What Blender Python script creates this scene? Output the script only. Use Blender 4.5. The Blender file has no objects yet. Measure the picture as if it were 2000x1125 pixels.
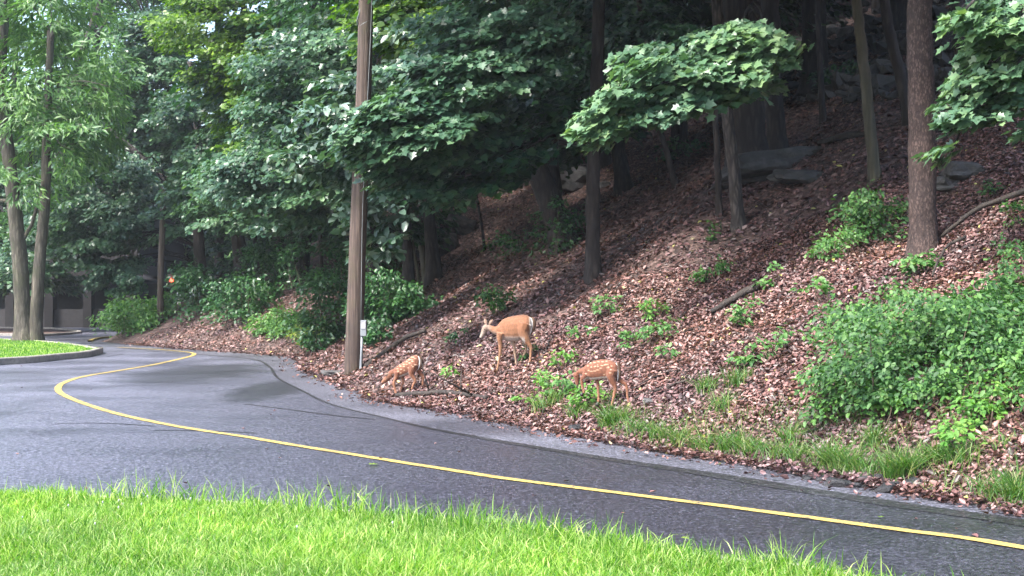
import bpy, math, random
import numpy as np
from mathutils import Vector, noise as mnoise
random.seed(7); rng = np.random.default_rng(7)
S = bpy.context.scene; COL = S.collection
R = math.radians
# ------------------------------------------------------------------ camera
H, F, YH = 1.65, 2700.0, 575.0
cam = bpy.data.objects.new('camera', bpy.data.cameras.new('camera')); COL.objects.link(cam)
cam.location = (0, 0, H); cam.rotation_euler = (R(90 + .265), 0, 0)
cam.data.sensor_width = 36; cam.data.lens = 36 * F / 2000; cam.data.clip_end = 1500; cam.data.clip_start = .1
S.camera = cam
# ------------------------------------------------------------------ light
SUN = Vector((-.62, -.52, 1.05)).normalized()
wd = bpy.data.worlds.new('World'); S.world = wd; wd.use_nodes = True
nt = wd.node_tree; sky = nt.nodes.new('ShaderNodeTexSky'); sky.sky_type = 'NISHITA'; sky.sun_disc = False
sky.sun_elevation = math.asin(SUN.z); sky.sun_rotation = math.atan2(SUN.x, SUN.y)
sky.air_density = 1.0; sky.dust_density = 3.0; sky.ozone_density = 1.0
nt.links.new(sky.outputs[0], nt.nodes['Background'].inputs[0]); nt.nodes['Background'].inputs[1].default_value = .125
sd = bpy.data.lights.new('sun', 'SUN'); sd.energy = 2.0; sd.angle = R(14); sd.color = (1, .97, .92)
so = bpy.data.objects.new('sun', sd); COL.objects.link(so); so.rotation_euler = SUN.to_track_quat('Z', 'Y').to_euler()
S.view_settings.view_transform = 'Standard'; S.view_settings.look = 'None'; S.view_settings.gamma = 1
S.view_settings.exposure = 2.25
cy = S.cycles
cy.max_bounces = 6; cy.diffuse_bounces = 3; cy.glossy_bounces = 3; cy.transmission_bounces = 3; cy.transparent_max_bounces = 4
cy.caustics_reflective = False; cy.caustics_refractive = False
cy.use_adaptive_sampling = True; cy.adaptive_threshold = .02
cy.use_denoising = True
# ------------------------------------------------------------------ mesh helpers
class MB:
    def __init__(s): s.v = []; s.f = []; s.n = 0
    def add(s, v, f):
        v = np.asarray(v, float); s.v.append(v); s.f += [tuple(i + s.n for i in q) for q in f]; s.n += len(v)
    def box(s, a, b, rot=0, c=None):
        x0, y0, z0 = a; x1, y1, z1 = b
        v = np.array([(x, y, z) for z in (z0, z1) for x, y in ((x0, y0), (x1, y0), (x1, y1), (x0, y1))], float)
        if rot:
            cx, cyy = c if c else ((x0 + x1) / 2, (y0 + y1) / 2); co, si = math.cos(rot), math.sin(rot)
            dx, dy = v[:, 0] - cx, v[:, 1] - cyy; v[:, 0] = cx + dx * co - dy * si; v[:, 1] = cyy + dx * si + dy * co
        s.add(v, [(3, 2, 1, 0), (4, 5, 6, 7), (0, 1, 5, 4), (1, 2, 6, 5), (2, 3, 7, 6), (3, 0, 4, 7)])
    def tube(s, pts, rad, n=8, rough=0, cap=True, ell=1):
        P = np.array(pts, float); m = len(P); V = []
        T = np.gradient(P, axis=0); T /= np.linalg.norm(T, axis=1)[:, None] + 1e-9
        a = np.array((0, 1, 0)) if abs(T[0][1]) < .8 else np.array((1, 0, 0))
        for i in range(m):
            u = np.cross(T[i], a); u /= np.linalg.norm(u) + 1e-9; w = np.cross(T[i], u)
            for k in range(n):
                t = 2 * math.pi * k / n; r = rad[i]
                if rough: r *= 1 + rough * mnoise.noise(Vector((math.cos(t) * 2.2, math.sin(t) * 2.2, i * .35 + P[0][0] * 3)))
                V.append(P[i] + (u * math.cos(t) * ell + w * math.sin(t)) * r)
        Fc = [(i * n + k, i * n + (k + 1) % n, (i + 1) * n + (k + 1) % n, (i + 1) * n + k) for i in range(m - 1) for k in range(n)]
        if cap: Fc += [tuple(range(n - 1, -1, -1)), tuple((m - 1) * n + k for k in range(n))]
        s.add(V, Fc)
    def build(s, name, mat, parent=None, smooth=True):
        me = bpy.data.meshes.new(name); me.from_pydata(np.concatenate(s.v).tolist(), [], s.f)
        return link(name, me, mat, parent, smooth)
def link(name, me, mat, parent=None, smooth=True):
    if mat: me.materials.append(mat)
    if smooth: me.polygons.foreach_set('use_smooth', [True] * len(me.polygons))
    o = bpy.data.objects.new(name, me); COL.objects.link(o)
    if parent:
        o.parent = parent
        off = Vector(parent.location)
        if off.length > 0 and not parent.get('_p'): me.transform(__import__('mathutils').Matrix.Translation(-off))
        o['_p'] = 1
    me.update(); return o
def fastmesh(name, V, faces_list, mat, parent=None, smooth=False):
    """V (n,3); faces_list: list of int arrays (m,k)"""
    me = bpy.data.meshes.new(name); V = np.ascontiguousarray(V, np.float32)
    me.vertices.add(len(V)); me.vertices.foreach_set('co', V.ravel())
    loops = np.concatenate([f.ravel() for f in faces_list]); tot = np.concatenate([np.full(len(f), f.shape[1]) for f in faces_list])
    me.loops.add(len(loops)); me.loops.foreach_set('vertex_index', loops.astype(np.int32))
    me.polygons.add(len(tot)); st = np.concatenate([[0], np.cumsum(tot)[:-1]])
    me.polygons.foreach_set('loop_start', st.astype(np.int32)); me.polygons.foreach_set('loop_total', tot.astype(np.int32))
    me.update(calc_edges=True); me.validate()
    return link(name, me, mat, parent, smooth)
def tag(o, label=None, cat=None, group=None, kind=None):
    if label: o['label'] = label
    if cat: o['category'] = cat
    if group: o['group'] = group
    if kind: o['kind'] = kind
    return o
def empty(name, loc, label, cat, group=None, rz=0):
    o = bpy.data.objects.new(name, None); COL.objects.link(o); o.location = loc; o.rotation_euler = (0, 0, rz)
    o.empty_display_size = .1
    return tag(o, label, cat, group)
# ------------------------------------------------------------------ pixel -> place
def W(px, py, D): return np.array(((px - 1000) / F * D, D, H + (YH - py) / F * D))
def G(px, py): return W(px, py, H * F / (py - YH))            # on the flat road
def smooth_line(P, k=8):
    P = [np.array(p, float) for p in P]; P = [2 * P[0] - P[1]] + P + [2 * P[-1] - P[-2]]; out = []
    for i in range(1, len(P) - 2):
        for j in range(k):
            t = j / k; a, b, c, d = P[i - 1:i + 3]
            out.append(.5 * ((2 * b) + (-a + c) * t + (2 * a - 5 * b + 4 * c - d) * t * t + (-a + 3 * b - 3 * c + d) * t ** 3))
    out.append(P[-2]); return np.array(out)
edge_px = [(2000, 1003), (1800, 968), (1500, 915), (1300, 885), (1150, 857), (1000, 827), (850, 801), (750, 785), (690, 765), (640, 745), (592, 722), (590, 708), (560, 697), (470, 690), (380, 684), (300, 677), (210, 669)]
edge = [(19, -14), (12, -2), (8.0, 4.2), (5.9, 7.4)] + [tuple(G(*p)[:2]) for p in edge_px] + [(-14.6, 50), (-12.6, 57), (-11, 72), (-9, 100), (-5, 180)]
EDGE = smooth_line([(a, b, 0) for a, b in edge], 5)[:, :2]
HILLP = np.vstack([EDGE, [(400, 180), (400, -14)]])
def inpoly(x, y, P):
    c = np.zeros(x.shape, bool); j = len(P) - 1
    for i in range(len(P)):
        (xi, yi), (xj, yj) = P[i], P[j]
        if yi != yj: c ^= ((yi > y) != (yj > y)) & (x < (xj - xi) * (y - yi) / (yj - yi) + xi)
        j = i
    return c
def sdist(x, y):
    x = np.asarray(x, float); y = np.asarray(y, float); d = np.full(x.shape, 1e9)
    for i in range(len(EDGE) - 1):
        a, b = EDGE[i], EDGE[i + 1]; ab = b - a; t = np.clip(((x - a[0]) * ab[0] + (y - a[1]) * ab[1]) / (ab @ ab), 0, 1)
        d = np.minimum(d, np.hypot(x - a[0] - t * ab[0], y - a[1] - t * ab[1]))
    return np.where(inpoly(x, y, HILLP), d, -d)
def sn(x, y, s, ph=0):
    x = x / s; y = y / s
    return (np.sin(x * 1.7 + 1.3 * np.sin(y * 1.1 + ph)) * np.cos(y * 1.9 + 1.1 * np.sin(x * .8 + ph * 2)) + .5 * np.sin(x * 3.9 + y * 2.3 + ph) * np.cos(y * 4.3 - x * 1.7)) / 1.5
def hz(x, y):
    x = np.asarray(x, float); y = np.asarray(y, float)
    d = sdist(x, y); dp = np.maximum(d, 0)
    z = .5 * (np.sqrt(dp ** 2 + .04) - .2) + .06 * np.clip(dp - 6, 0, 20); z = np.where(dp > 42, z[()] - .42 * (dp - 42), z)
    z += .28 * sn(x, y, 2.6, 1) * np.clip(dp / 5, 0, 1) + .045 * sn(x, y, .55, 2) * np.clip(dp / 1.2, 0, 1)
    return z - .03 + .035 * np.clip(dp, 0, 1) * 0 + np.where(d > -.3, .012 * sn(x, y, .2, 3), 0)
def gz(x, y): return float(hz(np.array([x]), np.array([y]))[0])
def hit(px, py, far=150):
    D = np.arange(7, far, .08); X = (px - 1000) / F * D; Z = H + (YH - py) / F * D
    b = np.nonzero(Z < np.maximum(hz(X, D), 0))[0]
    d = D[b[0]] if len(b) else far
    x = (px - 1000) / F * d
    return np.array((x, d, gz(x, d)))
# ------------------------------------------------------------------ materials
def mat(name):
    m = bpy.data.materials.new(name); m.use_nodes = True; n = m.node_tree; n.nodes.clear()
    o = n.nodes.new('ShaderNodeOutputMaterial'); b = n.nodes.new('ShaderNodeBsdfPrincipled'); n.links.new(b.outputs[0], o.inputs[0])
    return m, n, b, o
def ramp(n, src, stops):
    r = n.nodes.new('ShaderNodeValToRGB'); e = r.color_ramp.elements
    while len(e) > 2: e.remove(e[-1])
    for i, (p, c) in enumerate(stops):
        q = e[i] if i < 2 else e.new(p)
        q.position = p; q.color = (*c, 1) if len(c) == 3 else c
    n.links.new(src, r.inputs[0]); return r.outputs[0]
def coords(n, scale=(1, 1, 1), kind='Object'):
    t = n.nodes.new('ShaderNodeTexCoord'); m = n.nodes.new('ShaderNodeMapping'); m.inputs['Scale'].default_value = scale
    n.links.new(t.outputs[kind], m.inputs[0]); return m.outputs[0]
def noise(n, vec, scale, detail=5, rough=.6):
    t = n.nodes.new('ShaderNodeTexNoise'); t.inputs['Scale'].default_value = scale; t.inputs['Detail'].default_value = detail
    t.inputs['Roughness'].default_value = rough; n.links.new(vec, t.inputs['Vector']); return t.outputs[0]
def vor(n, vec, scale, out=0, feat='F1'):
    t = n.nodes.new('ShaderNodeTexVoronoi'); t.feature = feat; t.inputs['Scale'].default_value = scale; n.links.new(vec, t.inputs['Vector']); return t.outputs[out]
def mix(n, a, b, fac, mode='MIX'):
    m = n.nodes.new('ShaderNodeMix'); m.data_type = 'RGBA'; m.blend_type = mode
    for s, v in ((m.inputs[0], fac), (m.inputs[6], a), (m.inputs[7], b)):
        if isinstance(v, (int, float)): s.default_value = v
        elif isinstance(v, tuple): s.default_value = (*v, 1)
        else: n.links.new(v, s)
    return m.outputs[2]
def bump(n, b, h, st=.5, dist=.02):
    u = n.nodes.new('ShaderNodeBump'); u.inputs['Strength'].default_value = st; u.inputs['Distance'].default_value = dist
    n.links.new(h, u.inputs['Height']); n.links.new(u.outputs[0], b.inputs['Normal'])
def leafmat(name, c1, c2, c3, rough=.42, trans=.3, spec=.65):
    m, n, b, o = mat(name); g = n.nodes.new('ShaderNodeNewGeometry')
    col = ramp(n, g.outputs['Random Per Island'], [(0, c1), (.55, c2), (1, c3)])
    big = noise(n, coords(n), .6, 2); col = mix(n, col, ramp(n, big, [(.35, (.75, .8, .85)), (.65, (1.15, 1.12, .9))]), 1.0, 'MULTIPLY')
    n.links.new(col, b.inputs['Base Color']); b.inputs['Roughness'].default_value = rough; b.inputs['Specular IOR Level'].default_value = spec
    t = n.nodes.new('ShaderNodeBsdfTranslucent'); n.links.new(mix(n, col, (1.1, 1.25, .5), 1.0, 'MULTIPLY'), t.inputs[0])
    x = n.nodes.new('ShaderNodeMixShader'); x.inputs[0].default_value = trans
    n.links.new(b.outputs[0], x.inputs[1]); n.links.new(t.outputs[0], x.inputs[2]); n.links.new(x.outputs[0], o.inputs[0])
    return m
def barkmat(name, c1, c2, c3, sc=9, stretch=.22, st=.9, rough=.85, moss=None, vo=.12):
    m, n, b, o = mat(name); v = coords(n, (1, 1, stretch))
    h = noise(n, v, sc, 8, .7); f = vor(n, v, sc * 1.1, 0, 'DISTANCE_TO_EDGE')
    hh = mix(n, h, ramp(n, f, [(0, (0, 0, 0)), (.25, (1, 1, 1))]), vo)
    col = ramp(n, hh, [(.2, c1), (.5, c2), (.8, c3)])
    col = mix(n, col, ramp(n, noise(n, coords(n), 1.7, 4), [(.3, (.7, .7, .72)), (.7, (1.15, 1.12, 1.05))]), 1.0, 'MULTIPLY')
    if moss: col = mix(n, col, moss, ramp(n, noise(n, coords(n), 2.6, 5), [(.5, (0, 0, 0)), (.72, (.6, .6, .6))]))
    n.links.new(col, b.inputs['Base Color']); b.inputs['Roughness'].default_value = rough; bump(n, b, hh, st, .03); return m
M = {}
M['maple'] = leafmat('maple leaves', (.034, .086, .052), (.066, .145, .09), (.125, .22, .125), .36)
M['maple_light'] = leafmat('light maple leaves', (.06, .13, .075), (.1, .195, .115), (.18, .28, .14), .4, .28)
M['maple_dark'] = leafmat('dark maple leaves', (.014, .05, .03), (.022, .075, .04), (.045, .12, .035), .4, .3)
M['yellowgreen'] = leafmat('yellow green leaves', (.05, .12, .015), (.1, .2, .025), (.2, .32, .04), .45, .45)
M['oak_pale'] = leafmat('pale green leaves', (.06, .145, .045), (.1, .22, .07), (.2, .35, .11), .45, .4)
M['silver'] = leafmat('large pale backed leaves', (.03, .09, .03), (.07, .14, .09), (.24, .33, .28), .32, .25)
M['bush'] = leafmat('bush leaves', (.02, .075, .018), (.045, .135, .03), (.11, .24, .05), .6, .3)
M['bush_light'] = leafmat('light bush leaves', (.065, .18, .05), (.11, .26, .07), (.2, .35, .1), .5, .4)
M['bush_yellow'] = leafmat('yellow bush leaves', (.12, .22, .04), (.22, .33, .05), (.4, .45, .07), .5, .4)
M['ivy'] = leafmat('undergrowth leaves', (.02, .075, .028), (.04, .125, .045), (.08, .19, .06), .38, .3)
M['lime'] = leafmat('lime seedling leaves', (.09, .25, .045), (.15, .33, .06), (.27, .43, .09), .5, .4)
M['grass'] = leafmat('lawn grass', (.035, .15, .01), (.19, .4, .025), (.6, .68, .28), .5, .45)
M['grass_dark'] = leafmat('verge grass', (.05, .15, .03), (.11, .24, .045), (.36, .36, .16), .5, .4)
M['litter'] = leafmat('fallen leaves', (.028, .013, .013), (.16, .078, .075), (.5, .36, .34), .45, .1)
nn = M['litter'].node_tree
for nd in nn.nodes:
    if nd.type == 'VALTORGB' and abs(nd.color_ramp.elements[-1].position - 1) < .01:
        e = nd.color_ramp.elements
        for p, c in ((.3, (.062, .028, .027)), (.8, (.195, .092, .094)), (.97, (.29, .165, .168)), (.993, (.38, .27, .25)), (.996, (.45, .42, .12))):
            q = e.new(p); q.color = (*c, 1)
        e[-1].color = (.45, .42, .15, 1)
M['bark'] = barkmat('dark bark', (.007, .005, .005), (.025, .019, .018), (.07, .055, .05), vo=.2)
M['bark_grey'] = barkmat('grey bark', (.014, .012, .01), (.07, .06, .05), (.24, .21, .18), 9, .16, 1, moss=(.05, .06, .025))
M['bark_pine'] = barkmat('scaly pine bark', (.008, .005, .005), (.042, .026, .024), (.22, .155, .14), 30, .4, 1, vo=.12)
M['bark_pale'] = barkmat('pale thin bark', (.03, .026, .018), (.08, .072, .05), (.15, .135, .1), 9, .1, .9)
M['bark_grey2'] = barkmat('peeling bark', (.01, .008, .008), (.045, .038, .036), (.14, .12, .11), 12, .25, 1, vo=.3)
M['pole'] = barkmat('weathered pole wood', (.016, .011, .01), (.075, .052, .043), (.19, .145, .12), 13, .05, .9, .8, moss=(.06, .055, .025))
M['rock'] = barkmat('grey rock', (.03, .03, .032), (.085, .083, .085), (.17, .165, .165), 5, 1, .8, .75, vo=0)
M['rock_dark'] = barkmat('dark rock', (.02, .02, .021), (.05, .048, .048), (.11, .105, .1), 6, 1, .8, .7, vo=0)
M['tar'] = barkmat('broken asphalt', (.008, .008, .01), (.022, .022, .025), (.05, .05, .055), 18, 1, .9, .6, vo=0)
M['log'] = barkmat('rotting wood', (.01, .008, .007), (.03, .023, .02), (.08, .062, .052), 12, .3, .9, .8)
M['concrete'] = barkmat('kerb concrete', (.16, .15, .14), (.3, .28, .26), (.42, .4, .37), 12, 1, .4, .8, vo=0)
M['stem'] = barkmat('stems', (.03, .022, .015), (.07, .05, .035), (.13, .1, .06), 14, .4, .4)
def plain(name, c, rough=.6, metal=0, var=.2, sc=6):
    m, n, b, o = mat(name); v = noise(n, coords(n), sc, 5)
    col = mix(n, c, ramp(n, v, [(.3, (1 - var,) * 3), (.7, (1 + var,) * 3)]), 1.0, 'MULTIPLY')
    n.links.new(col, b.inputs['Base Color']); b.inputs['Roughness'].default_value = rough; b.inputs['Metallic'].default_value = metal
    bump(n, b, v, .15, .01); return m
M['stucco'] = plain('brown stucco', (.017, .0145, .016), .85); M['stucco2'] = plain('parapet render', (.042, .039, .042), .85)
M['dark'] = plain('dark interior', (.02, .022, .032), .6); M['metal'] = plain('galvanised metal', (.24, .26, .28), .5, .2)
M['wire'] = plain('grey cable', (.14, .15, .15), .5); M['white'] = plain('white trim', (.4, .4, .42), .6)
M['hoof'] = plain('dark hoof', (.02, .016, .014), .5); M['eye'] = plain('eye', (.008, .006, .005), .12); M['tin'] = plain('dark plinth', (.05, .05, .055), .5)
def emit(name, c, s):
    m, n, b, o = mat(name); b.inputs['Base Color'].default_value = (*c, 1); b.inputs['Emission Color'].default_value = (*c, 1); b.inputs['Emission Strength'].default_value = s; return m
M['red'] = emit('red lamp', (1, .06, .03), 3)
def asphalt(name, c, r0, r1, spot=False):
    m, n, b, o = mat(name); v = coords(n)
    g = noise(n, v, 38, 3, .75); l = noise(n, coords(n, (1, 1.1, 1)), .45, 7, .6); mid = noise(n, v, 15, 4, .8)
    ag = vor(n, v, 42)
    col = mix(n, c, ramp(n, g, [(.32, (.25, .25, .26)), (.52, (1, 1, 1)), (.7, (3.0, 3.0, 3.2))]), 1.0, 'MULTIPLY')
    col = mix(n, col, ramp(n, l, [(.34, (.62, .62, .64)), (.5, (.95, .95, .95)), (.68, (1.3, 1.3, 1.3))]), 1.0, 'MULTIPLY')
    col = mix(n, col, ramp(n, mid, [(.36, (.5, .5, .5)), (.5, (1, 1, 1)), (.64, (1.7, 1.7, 1.75))]), 1.0, 'MULTIPLY')
    if spot:   # sky and forest reflection painted into the colour: paler left, darker towards the bank
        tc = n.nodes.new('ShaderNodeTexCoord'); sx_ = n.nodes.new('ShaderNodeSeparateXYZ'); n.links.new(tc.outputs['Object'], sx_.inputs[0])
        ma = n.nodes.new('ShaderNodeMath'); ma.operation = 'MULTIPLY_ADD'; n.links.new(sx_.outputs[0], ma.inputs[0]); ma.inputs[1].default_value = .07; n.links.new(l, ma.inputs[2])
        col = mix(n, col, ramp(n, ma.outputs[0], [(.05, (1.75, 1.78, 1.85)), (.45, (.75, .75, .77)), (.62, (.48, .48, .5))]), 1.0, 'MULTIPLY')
    rr = ramp(n, l, [(.35, (r0,) * 3), (.65, (r1,) * 3)])
    if spot:  # damp patches; the dark forest reflection is painted into their colour too
        for (sx, sy, ax, ay) in ((-6.6, 29, 1.9, 5.5), (-4.2, 24, .9, 4)):
            mp = n.nodes.new('ShaderNodeMapping'); mp.vector_type = 'TEXTURE'; mp.inputs['Location'].default_value = (sx, sy, 0); mp.inputs['Scale'].default_value = (ax, ay, 3)
            t = n.nodes.new('ShaderNodeTexCoord'); n.links.new(t.outputs['Object'], mp.inputs[0])
            gr = n.nodes.new('ShaderNodeTexGradient'); gr.gradient_type = 'SPHERICAL'; n.links.new(mp.outputs[0], gr.inputs[0])
            k = mix(n, gr.outputs[0], noise(n, coords(n, (.7, 1.1, 1)), 1.3, 8, .7), .9, 'ADD'); k = ramp(n, k, [(.62, (0, 0, 0)), (.98, (.6, .6, .6))]); k = mix(n, k, ramp(n, gr.outputs[0], [(0, (0, 0, 0)), (.2, (1, 1, 1))]), 1.0, 'MULTIPLY')
            col = mix(n, col, (.014, .015, .016), k); rr = mix(n, rr, (.3, .3, .3), k)
    n.links.new(col, b.inputs['Base Color']); n.links.new(rr, b.inputs['Roughness'])
    hh = mix(n, g, ramp(n, ag, [(0, (1, 1, 1)), (.6, (0, 0, 0))]), .5); bump(n, b, hh, .55, .006); return m
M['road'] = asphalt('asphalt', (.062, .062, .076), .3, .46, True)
M['shoulder'] = asphalt('worn asphalt shoulder', (.085, .085, .102), .42, .56)
M['seam'] = asphalt('tar seam', (.024, .024, .026), .35, .55)
m, n, b, o = mat('yellow paint'); v = coords(n)
col = ramp(n, mix(n, noise(n, v, 34, 6, .75), noise(n, v, 5, 5, .7), .45), [(.4, (.08, .075, .07)), (.45, (.3, .22, .08)), (.52, (.46, .34, .09)), (.75, (.58, .44, .15))])
n.links.new(col, b.inputs['Base Color']); b.inputs['Roughness'].default_value = .55; bump(n, b, noise(n, v, 80), .3, .004); M['yellow'] = m
m, n, b, o = mat('forest floor'); v = coords(n)
c1 = ramp(n, vor(n, v, 9, 1), [(0, (.03, .018, .015)), (.5, (.11, .065, .055)), (1, (.26, .17, .15))])
c2 = ramp(n, noise(n, v, 14, 6), [(.35, (.35, .35, .35)), (.65, (1.1, 1.1, 1.1))]); col = mix(n, c1, c2, 1.0, 'MULTIPLY')
n.links.new(col, b.inputs['Base Color']); b.inputs['Roughness'].default_value = .85; bump(n, b, mix(n, vor(n, v, 9), noise(n, v, 20), .5), 1, .05); M['floor'] = m
m, n, b, o = mat('lawn soil'); v = coords(n)
col = ramp(n, noise(n, v, 25, 6), [(.3, (.03, .09, .01)), (.7, (.1, .22, .025))]); n.links.new(col, b.inputs['Base Color']); b.inputs['Roughness'].default_value = .9; bump(n, b, noise(n, v, 60), .8, .02); M['lawn'] = m
m, n, b, o = mat('fur'); at = n.nodes.new('ShaderNodeVertexColor'); at.layer_name = 'coat'
v = coords(n, (1, 1, 1)); col = mix(n, at.outputs[0], ramp(n, noise(n, coords(n, (1, 1, .35)), 60, 7, .8), [(.32, (.55, .53, .5)), (.68, (1.35, 1.35, 1.35))]), 1.0, 'MULTIPLY')
n.links.new(col, b.inputs['Base Color']); b.inputs['Roughness'].default_value = .75; b.inputs['Sheen Weight'].default_value = .15; bump(n, b, noise(n, coords(n, (1, 1, .5)), 90, 4), .4, .01); M['fur'] = m
# ------------------------------------------------------------------ leaf templates
def fan(pts, fold=.15):
    V = [(0.45, 0, 0)] + [(x, y, fold * abs(y)) for x, y in pts]; k = len(pts)
    return np.array(V, float), np.array([(0, i + 1, (i + 1) % k + 1) for i in range(k)])
MAPLE = fan([(0, 0), (-.05, .2), (.12, .5), (.3, .3), (.55, .55), (.62, .28), (.72, .2), (1.02, 0), (.72, -.2), (.62, -.28), (.55, -.55), (.3, -.3), (.12, -.5), (-.05, -.2)], .18)
OVAL = (np.array([(0, 0, 0), (.3, .28, .07), (.75, .2, .03), (1, 0, -.06), (.75, -.2, .03), (.3, -.28, .07), (.5, 0, 0)], float), np.array([(0, 6, 1), (1, 6, 2), (2, 6, 3), (3, 6, 4), (4, 6, 5), (5, 6, 0)]))
KITE = (np.array([(0, 0, 0), (.42, .42, .08), (1, 0, -.05), (.42, -.42, .08)], float), np.array([(0, 2, 1), (0, 3, 2)]))
LOBE = (np.array([(0, 0, 0), (.2, .45, .08), (.5, .22, .03), (.62, .42, .05), (1, 0, -.08), (.62, -.42, .05), (.5, -.22, .03), (.2, -.45, .08)], float), np.array([(0, 2, 1), (0, 4, 2), (2, 4, 3), (0, 6, 4), (6, 5, 4), (0, 7, 6)]))
LONG = (np.array([(0, 0, 0), (.35, .13, .03), (1, 0, -.12), (.35, -.13, .03)], float), np.array([(0, 2, 1), (0, 3, 2)]))
DEAD = (np.array([(0, 0, 0), (.3, .3, .22), (.7, .22, .18), (1, 0, .12), (.7, -.22, .2), (.3, -.3, .12), (.5, 0, 0)], float), np.array([(0, 6, 1), (1, 6, 2), (2, 6, 3), (3, 6, 4), (4, 6, 5), (5, 6, 0)]))
def nrm(a): return a / (np.linalg.norm(a, axis=-1, keepdims=True) + 1e-9)
def leaves(tpl, C, N, T, sc):
    TV, TF = tpl; N = nrm(N); T = nrm(T - N * (T * N).sum(1, keepdims=True)); B = np.cross(N, T)
    s = sc[:, None, None]
    V = C[:, None, :] + s * (TV[None, :, 0:1] * T[:, None] + TV[None, :, 1:2] * B[:, None] + TV[None, :, 2:3] * N[:, None])
    k = len(TV); Fc = (np.arange(len(C))[:, None, None] * k + TF[None]).reshape(-1, 3)
    return V.reshape(-1, 3), Fc
class Leaves:
    def __init__(s, tpl): s.tpl = tpl; s.a = []
    def put(s, C, N, T, sc): s.a.append((C, N, T, sc))
    def pad(s, c, r, out, n, size, droop=.35, thick=.12, jit=.45):
        """one spray of leaves: a flattish drooping fan growing along out"""
        out = np.array((out[0], out[1], 0)); out /= np.linalg.norm(out) + 1e-9; side = np.array((-out[1], out[0], 0))
        q = np.sqrt(rng.random(n)); a = rng.random(n) * 2 * math.pi
        lu, lv = q * np.cos(a) * r * 1.15, q * np.sin(a) * r * .85
        w = droop * (lu / r + .4 + .5 * (lv / r) ** 2)
        z = -w * r * .6 + rng.normal(0, thick * r, n)
        C = np.array(c) + out * lu[:, None] + side * lv[:, None] + np.stack([0 * z, 0 * z, z], 1)
        N = np.array((0, 0, 1.0)) + out * (.35 + droop * .6) + side * (lv / r * .25)[:, None] + rng.normal(0, jit, (n, 3))
        T = out * 1.0 + side * (lv / r * .8)[:, None] + rng.normal(0, .5, (n, 3)) + np.array((0, 0, -.3))
        s.put(C, N, T, size * rng.uniform(.5, 1.3, n))
    def build(s, name, m, parent=None):
        C, N, T, sc = (np.concatenate([x[i] for x in s.a]) for i in range(4))
        V, Fc = leaves(s.tpl, C, N, T, sc)
        return fastmesh(name, V, [Fc], m, parent)
DOWN = np.array((-.8, -.6, 0))
def wob(P, k, amp):
    P = smooth_line(P, k); 
    for i in range(1, len(P)): P[i] += rng.normal(0, amp, 3) * (1, 1, .2)
    return P
def trunk_mesh(mb, P, r0, r1, n=16, flare=.8, k=7, amp=.005, rough=.12):
    P = wob(P, k, amp); L = len(P); rad = [r0 + (r1 - r0) * i / (L - 1) for i in range(L)]
    for i in range(min(5, L)): rad[i] *= 1 + flare * (1 - i / 5) ** 2.5
    mb.tube(P, rad, n, rough); return P, rad
def tree(name, label, trunks, crown, m='maple', bark='bark', tpl=LOBE, size=.17, group=None, cat='tree', droop=.4, out=None, branches=True, jit=.38, limbs=(), mult=1):
    """trunks: [(points, r0, r1)]; crown: ellipses (px,py,rx,ry,D,dD,pads,padr,leaves per pad)"""
    base = np.array(trunks[0][0][0]); e = empty(name, tuple(base), label, cat, group)
    tb = MB(); lines = []
    for (P, r0, r1) in trunks:
        P = [np.array(p, float) for p in P]; P[0] = P[0] - (0, 0, .25)
        q, rad = trunk_mesh(tb, P, r0, r1); lines.append((q, rad))
    allp = np.concatenate([q for q, _ in lines]); allr = np.concatenate([np.array(r) for _, r in lines])
    L = Leaves(tpl)
    for (cx, cyy, rx, ry, D, dD, k, pr, n) in crown:
        for i in range(k):
            a = rng.random() * 2 * math.pi; q = math.sqrt(rng.random()) if rng.random() < .6 else rng.uniform(.8, 1)
            px, py = cx + rx * q * math.cos(a), cyy + ry * q * math.sin(a); d = D + rng.uniform(-dD, dD)
            c = W(px, py, d); r = pr * rng.uniform(.7, 1.25)
            g = gz(c[0], c[1])
            if c[2] < g + .5: c[2] = g + rng.uniform(.5, .9)
            cc = W(cx, cyy, D); o = (c - cc)[:2]; o = o / (np.linalg.norm(o) + .3)
            o = o + (DOWN[:2] * 1.1 if out is None else np.array(out[:2])) + rng.normal(0, .35, 2)
            L.pad(c, r, o, n=int(n * mult * rng.uniform(.7, 1.3)), thick=.1 if tpl is MAPLE else .13, size=size, droop=droop * rng.uniform(.6, 1.5), jit=jit)
            if branches and (i % 3 == 0):
                dd = np.linalg.norm(allp - (c - (0, 0, .3)), axis=1) + 2.5 * np.maximum(0, allp[:, 2] - c[2]) + 9 * np.maximum(0, base[2] + 2.4 - allp[:, 2]); j = int(np.argmin(dd)); s = allp[j]
                on = np.array((o[0], o[1], 0)); on /= np.linalg.norm(on) + 1e-9
                mid = (s + c) / 2 + (0, 0, .12 * np.linalg.norm(c - s)) + rng.normal(0, .12, 3)
                Ln = np.linalg.norm(c - s); r0 = min(.35 * allr[j], .01 + .006 * Ln)
                if Ln > 5.5 or (cyy < -100 and Ln > 2.5): continue
                tb.tube(smooth_line([s, mid, c - (0, 0, .03), c + on * r * .7 - (0, 0, r * .3)], 3), list(np.linspace(r0, .006, 10)), 5, cap=False)
    for (P, r0, r1) in limbs: tb.tube(wob(P, 4, .01), list(np.linspace(r0, r1, 4 * (len(P) - 1) + 1)), 7, .1)
    tb.build('trunk', M[bark], e)
    if crown: L.build('crown', M[m], e)
    return e
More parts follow.
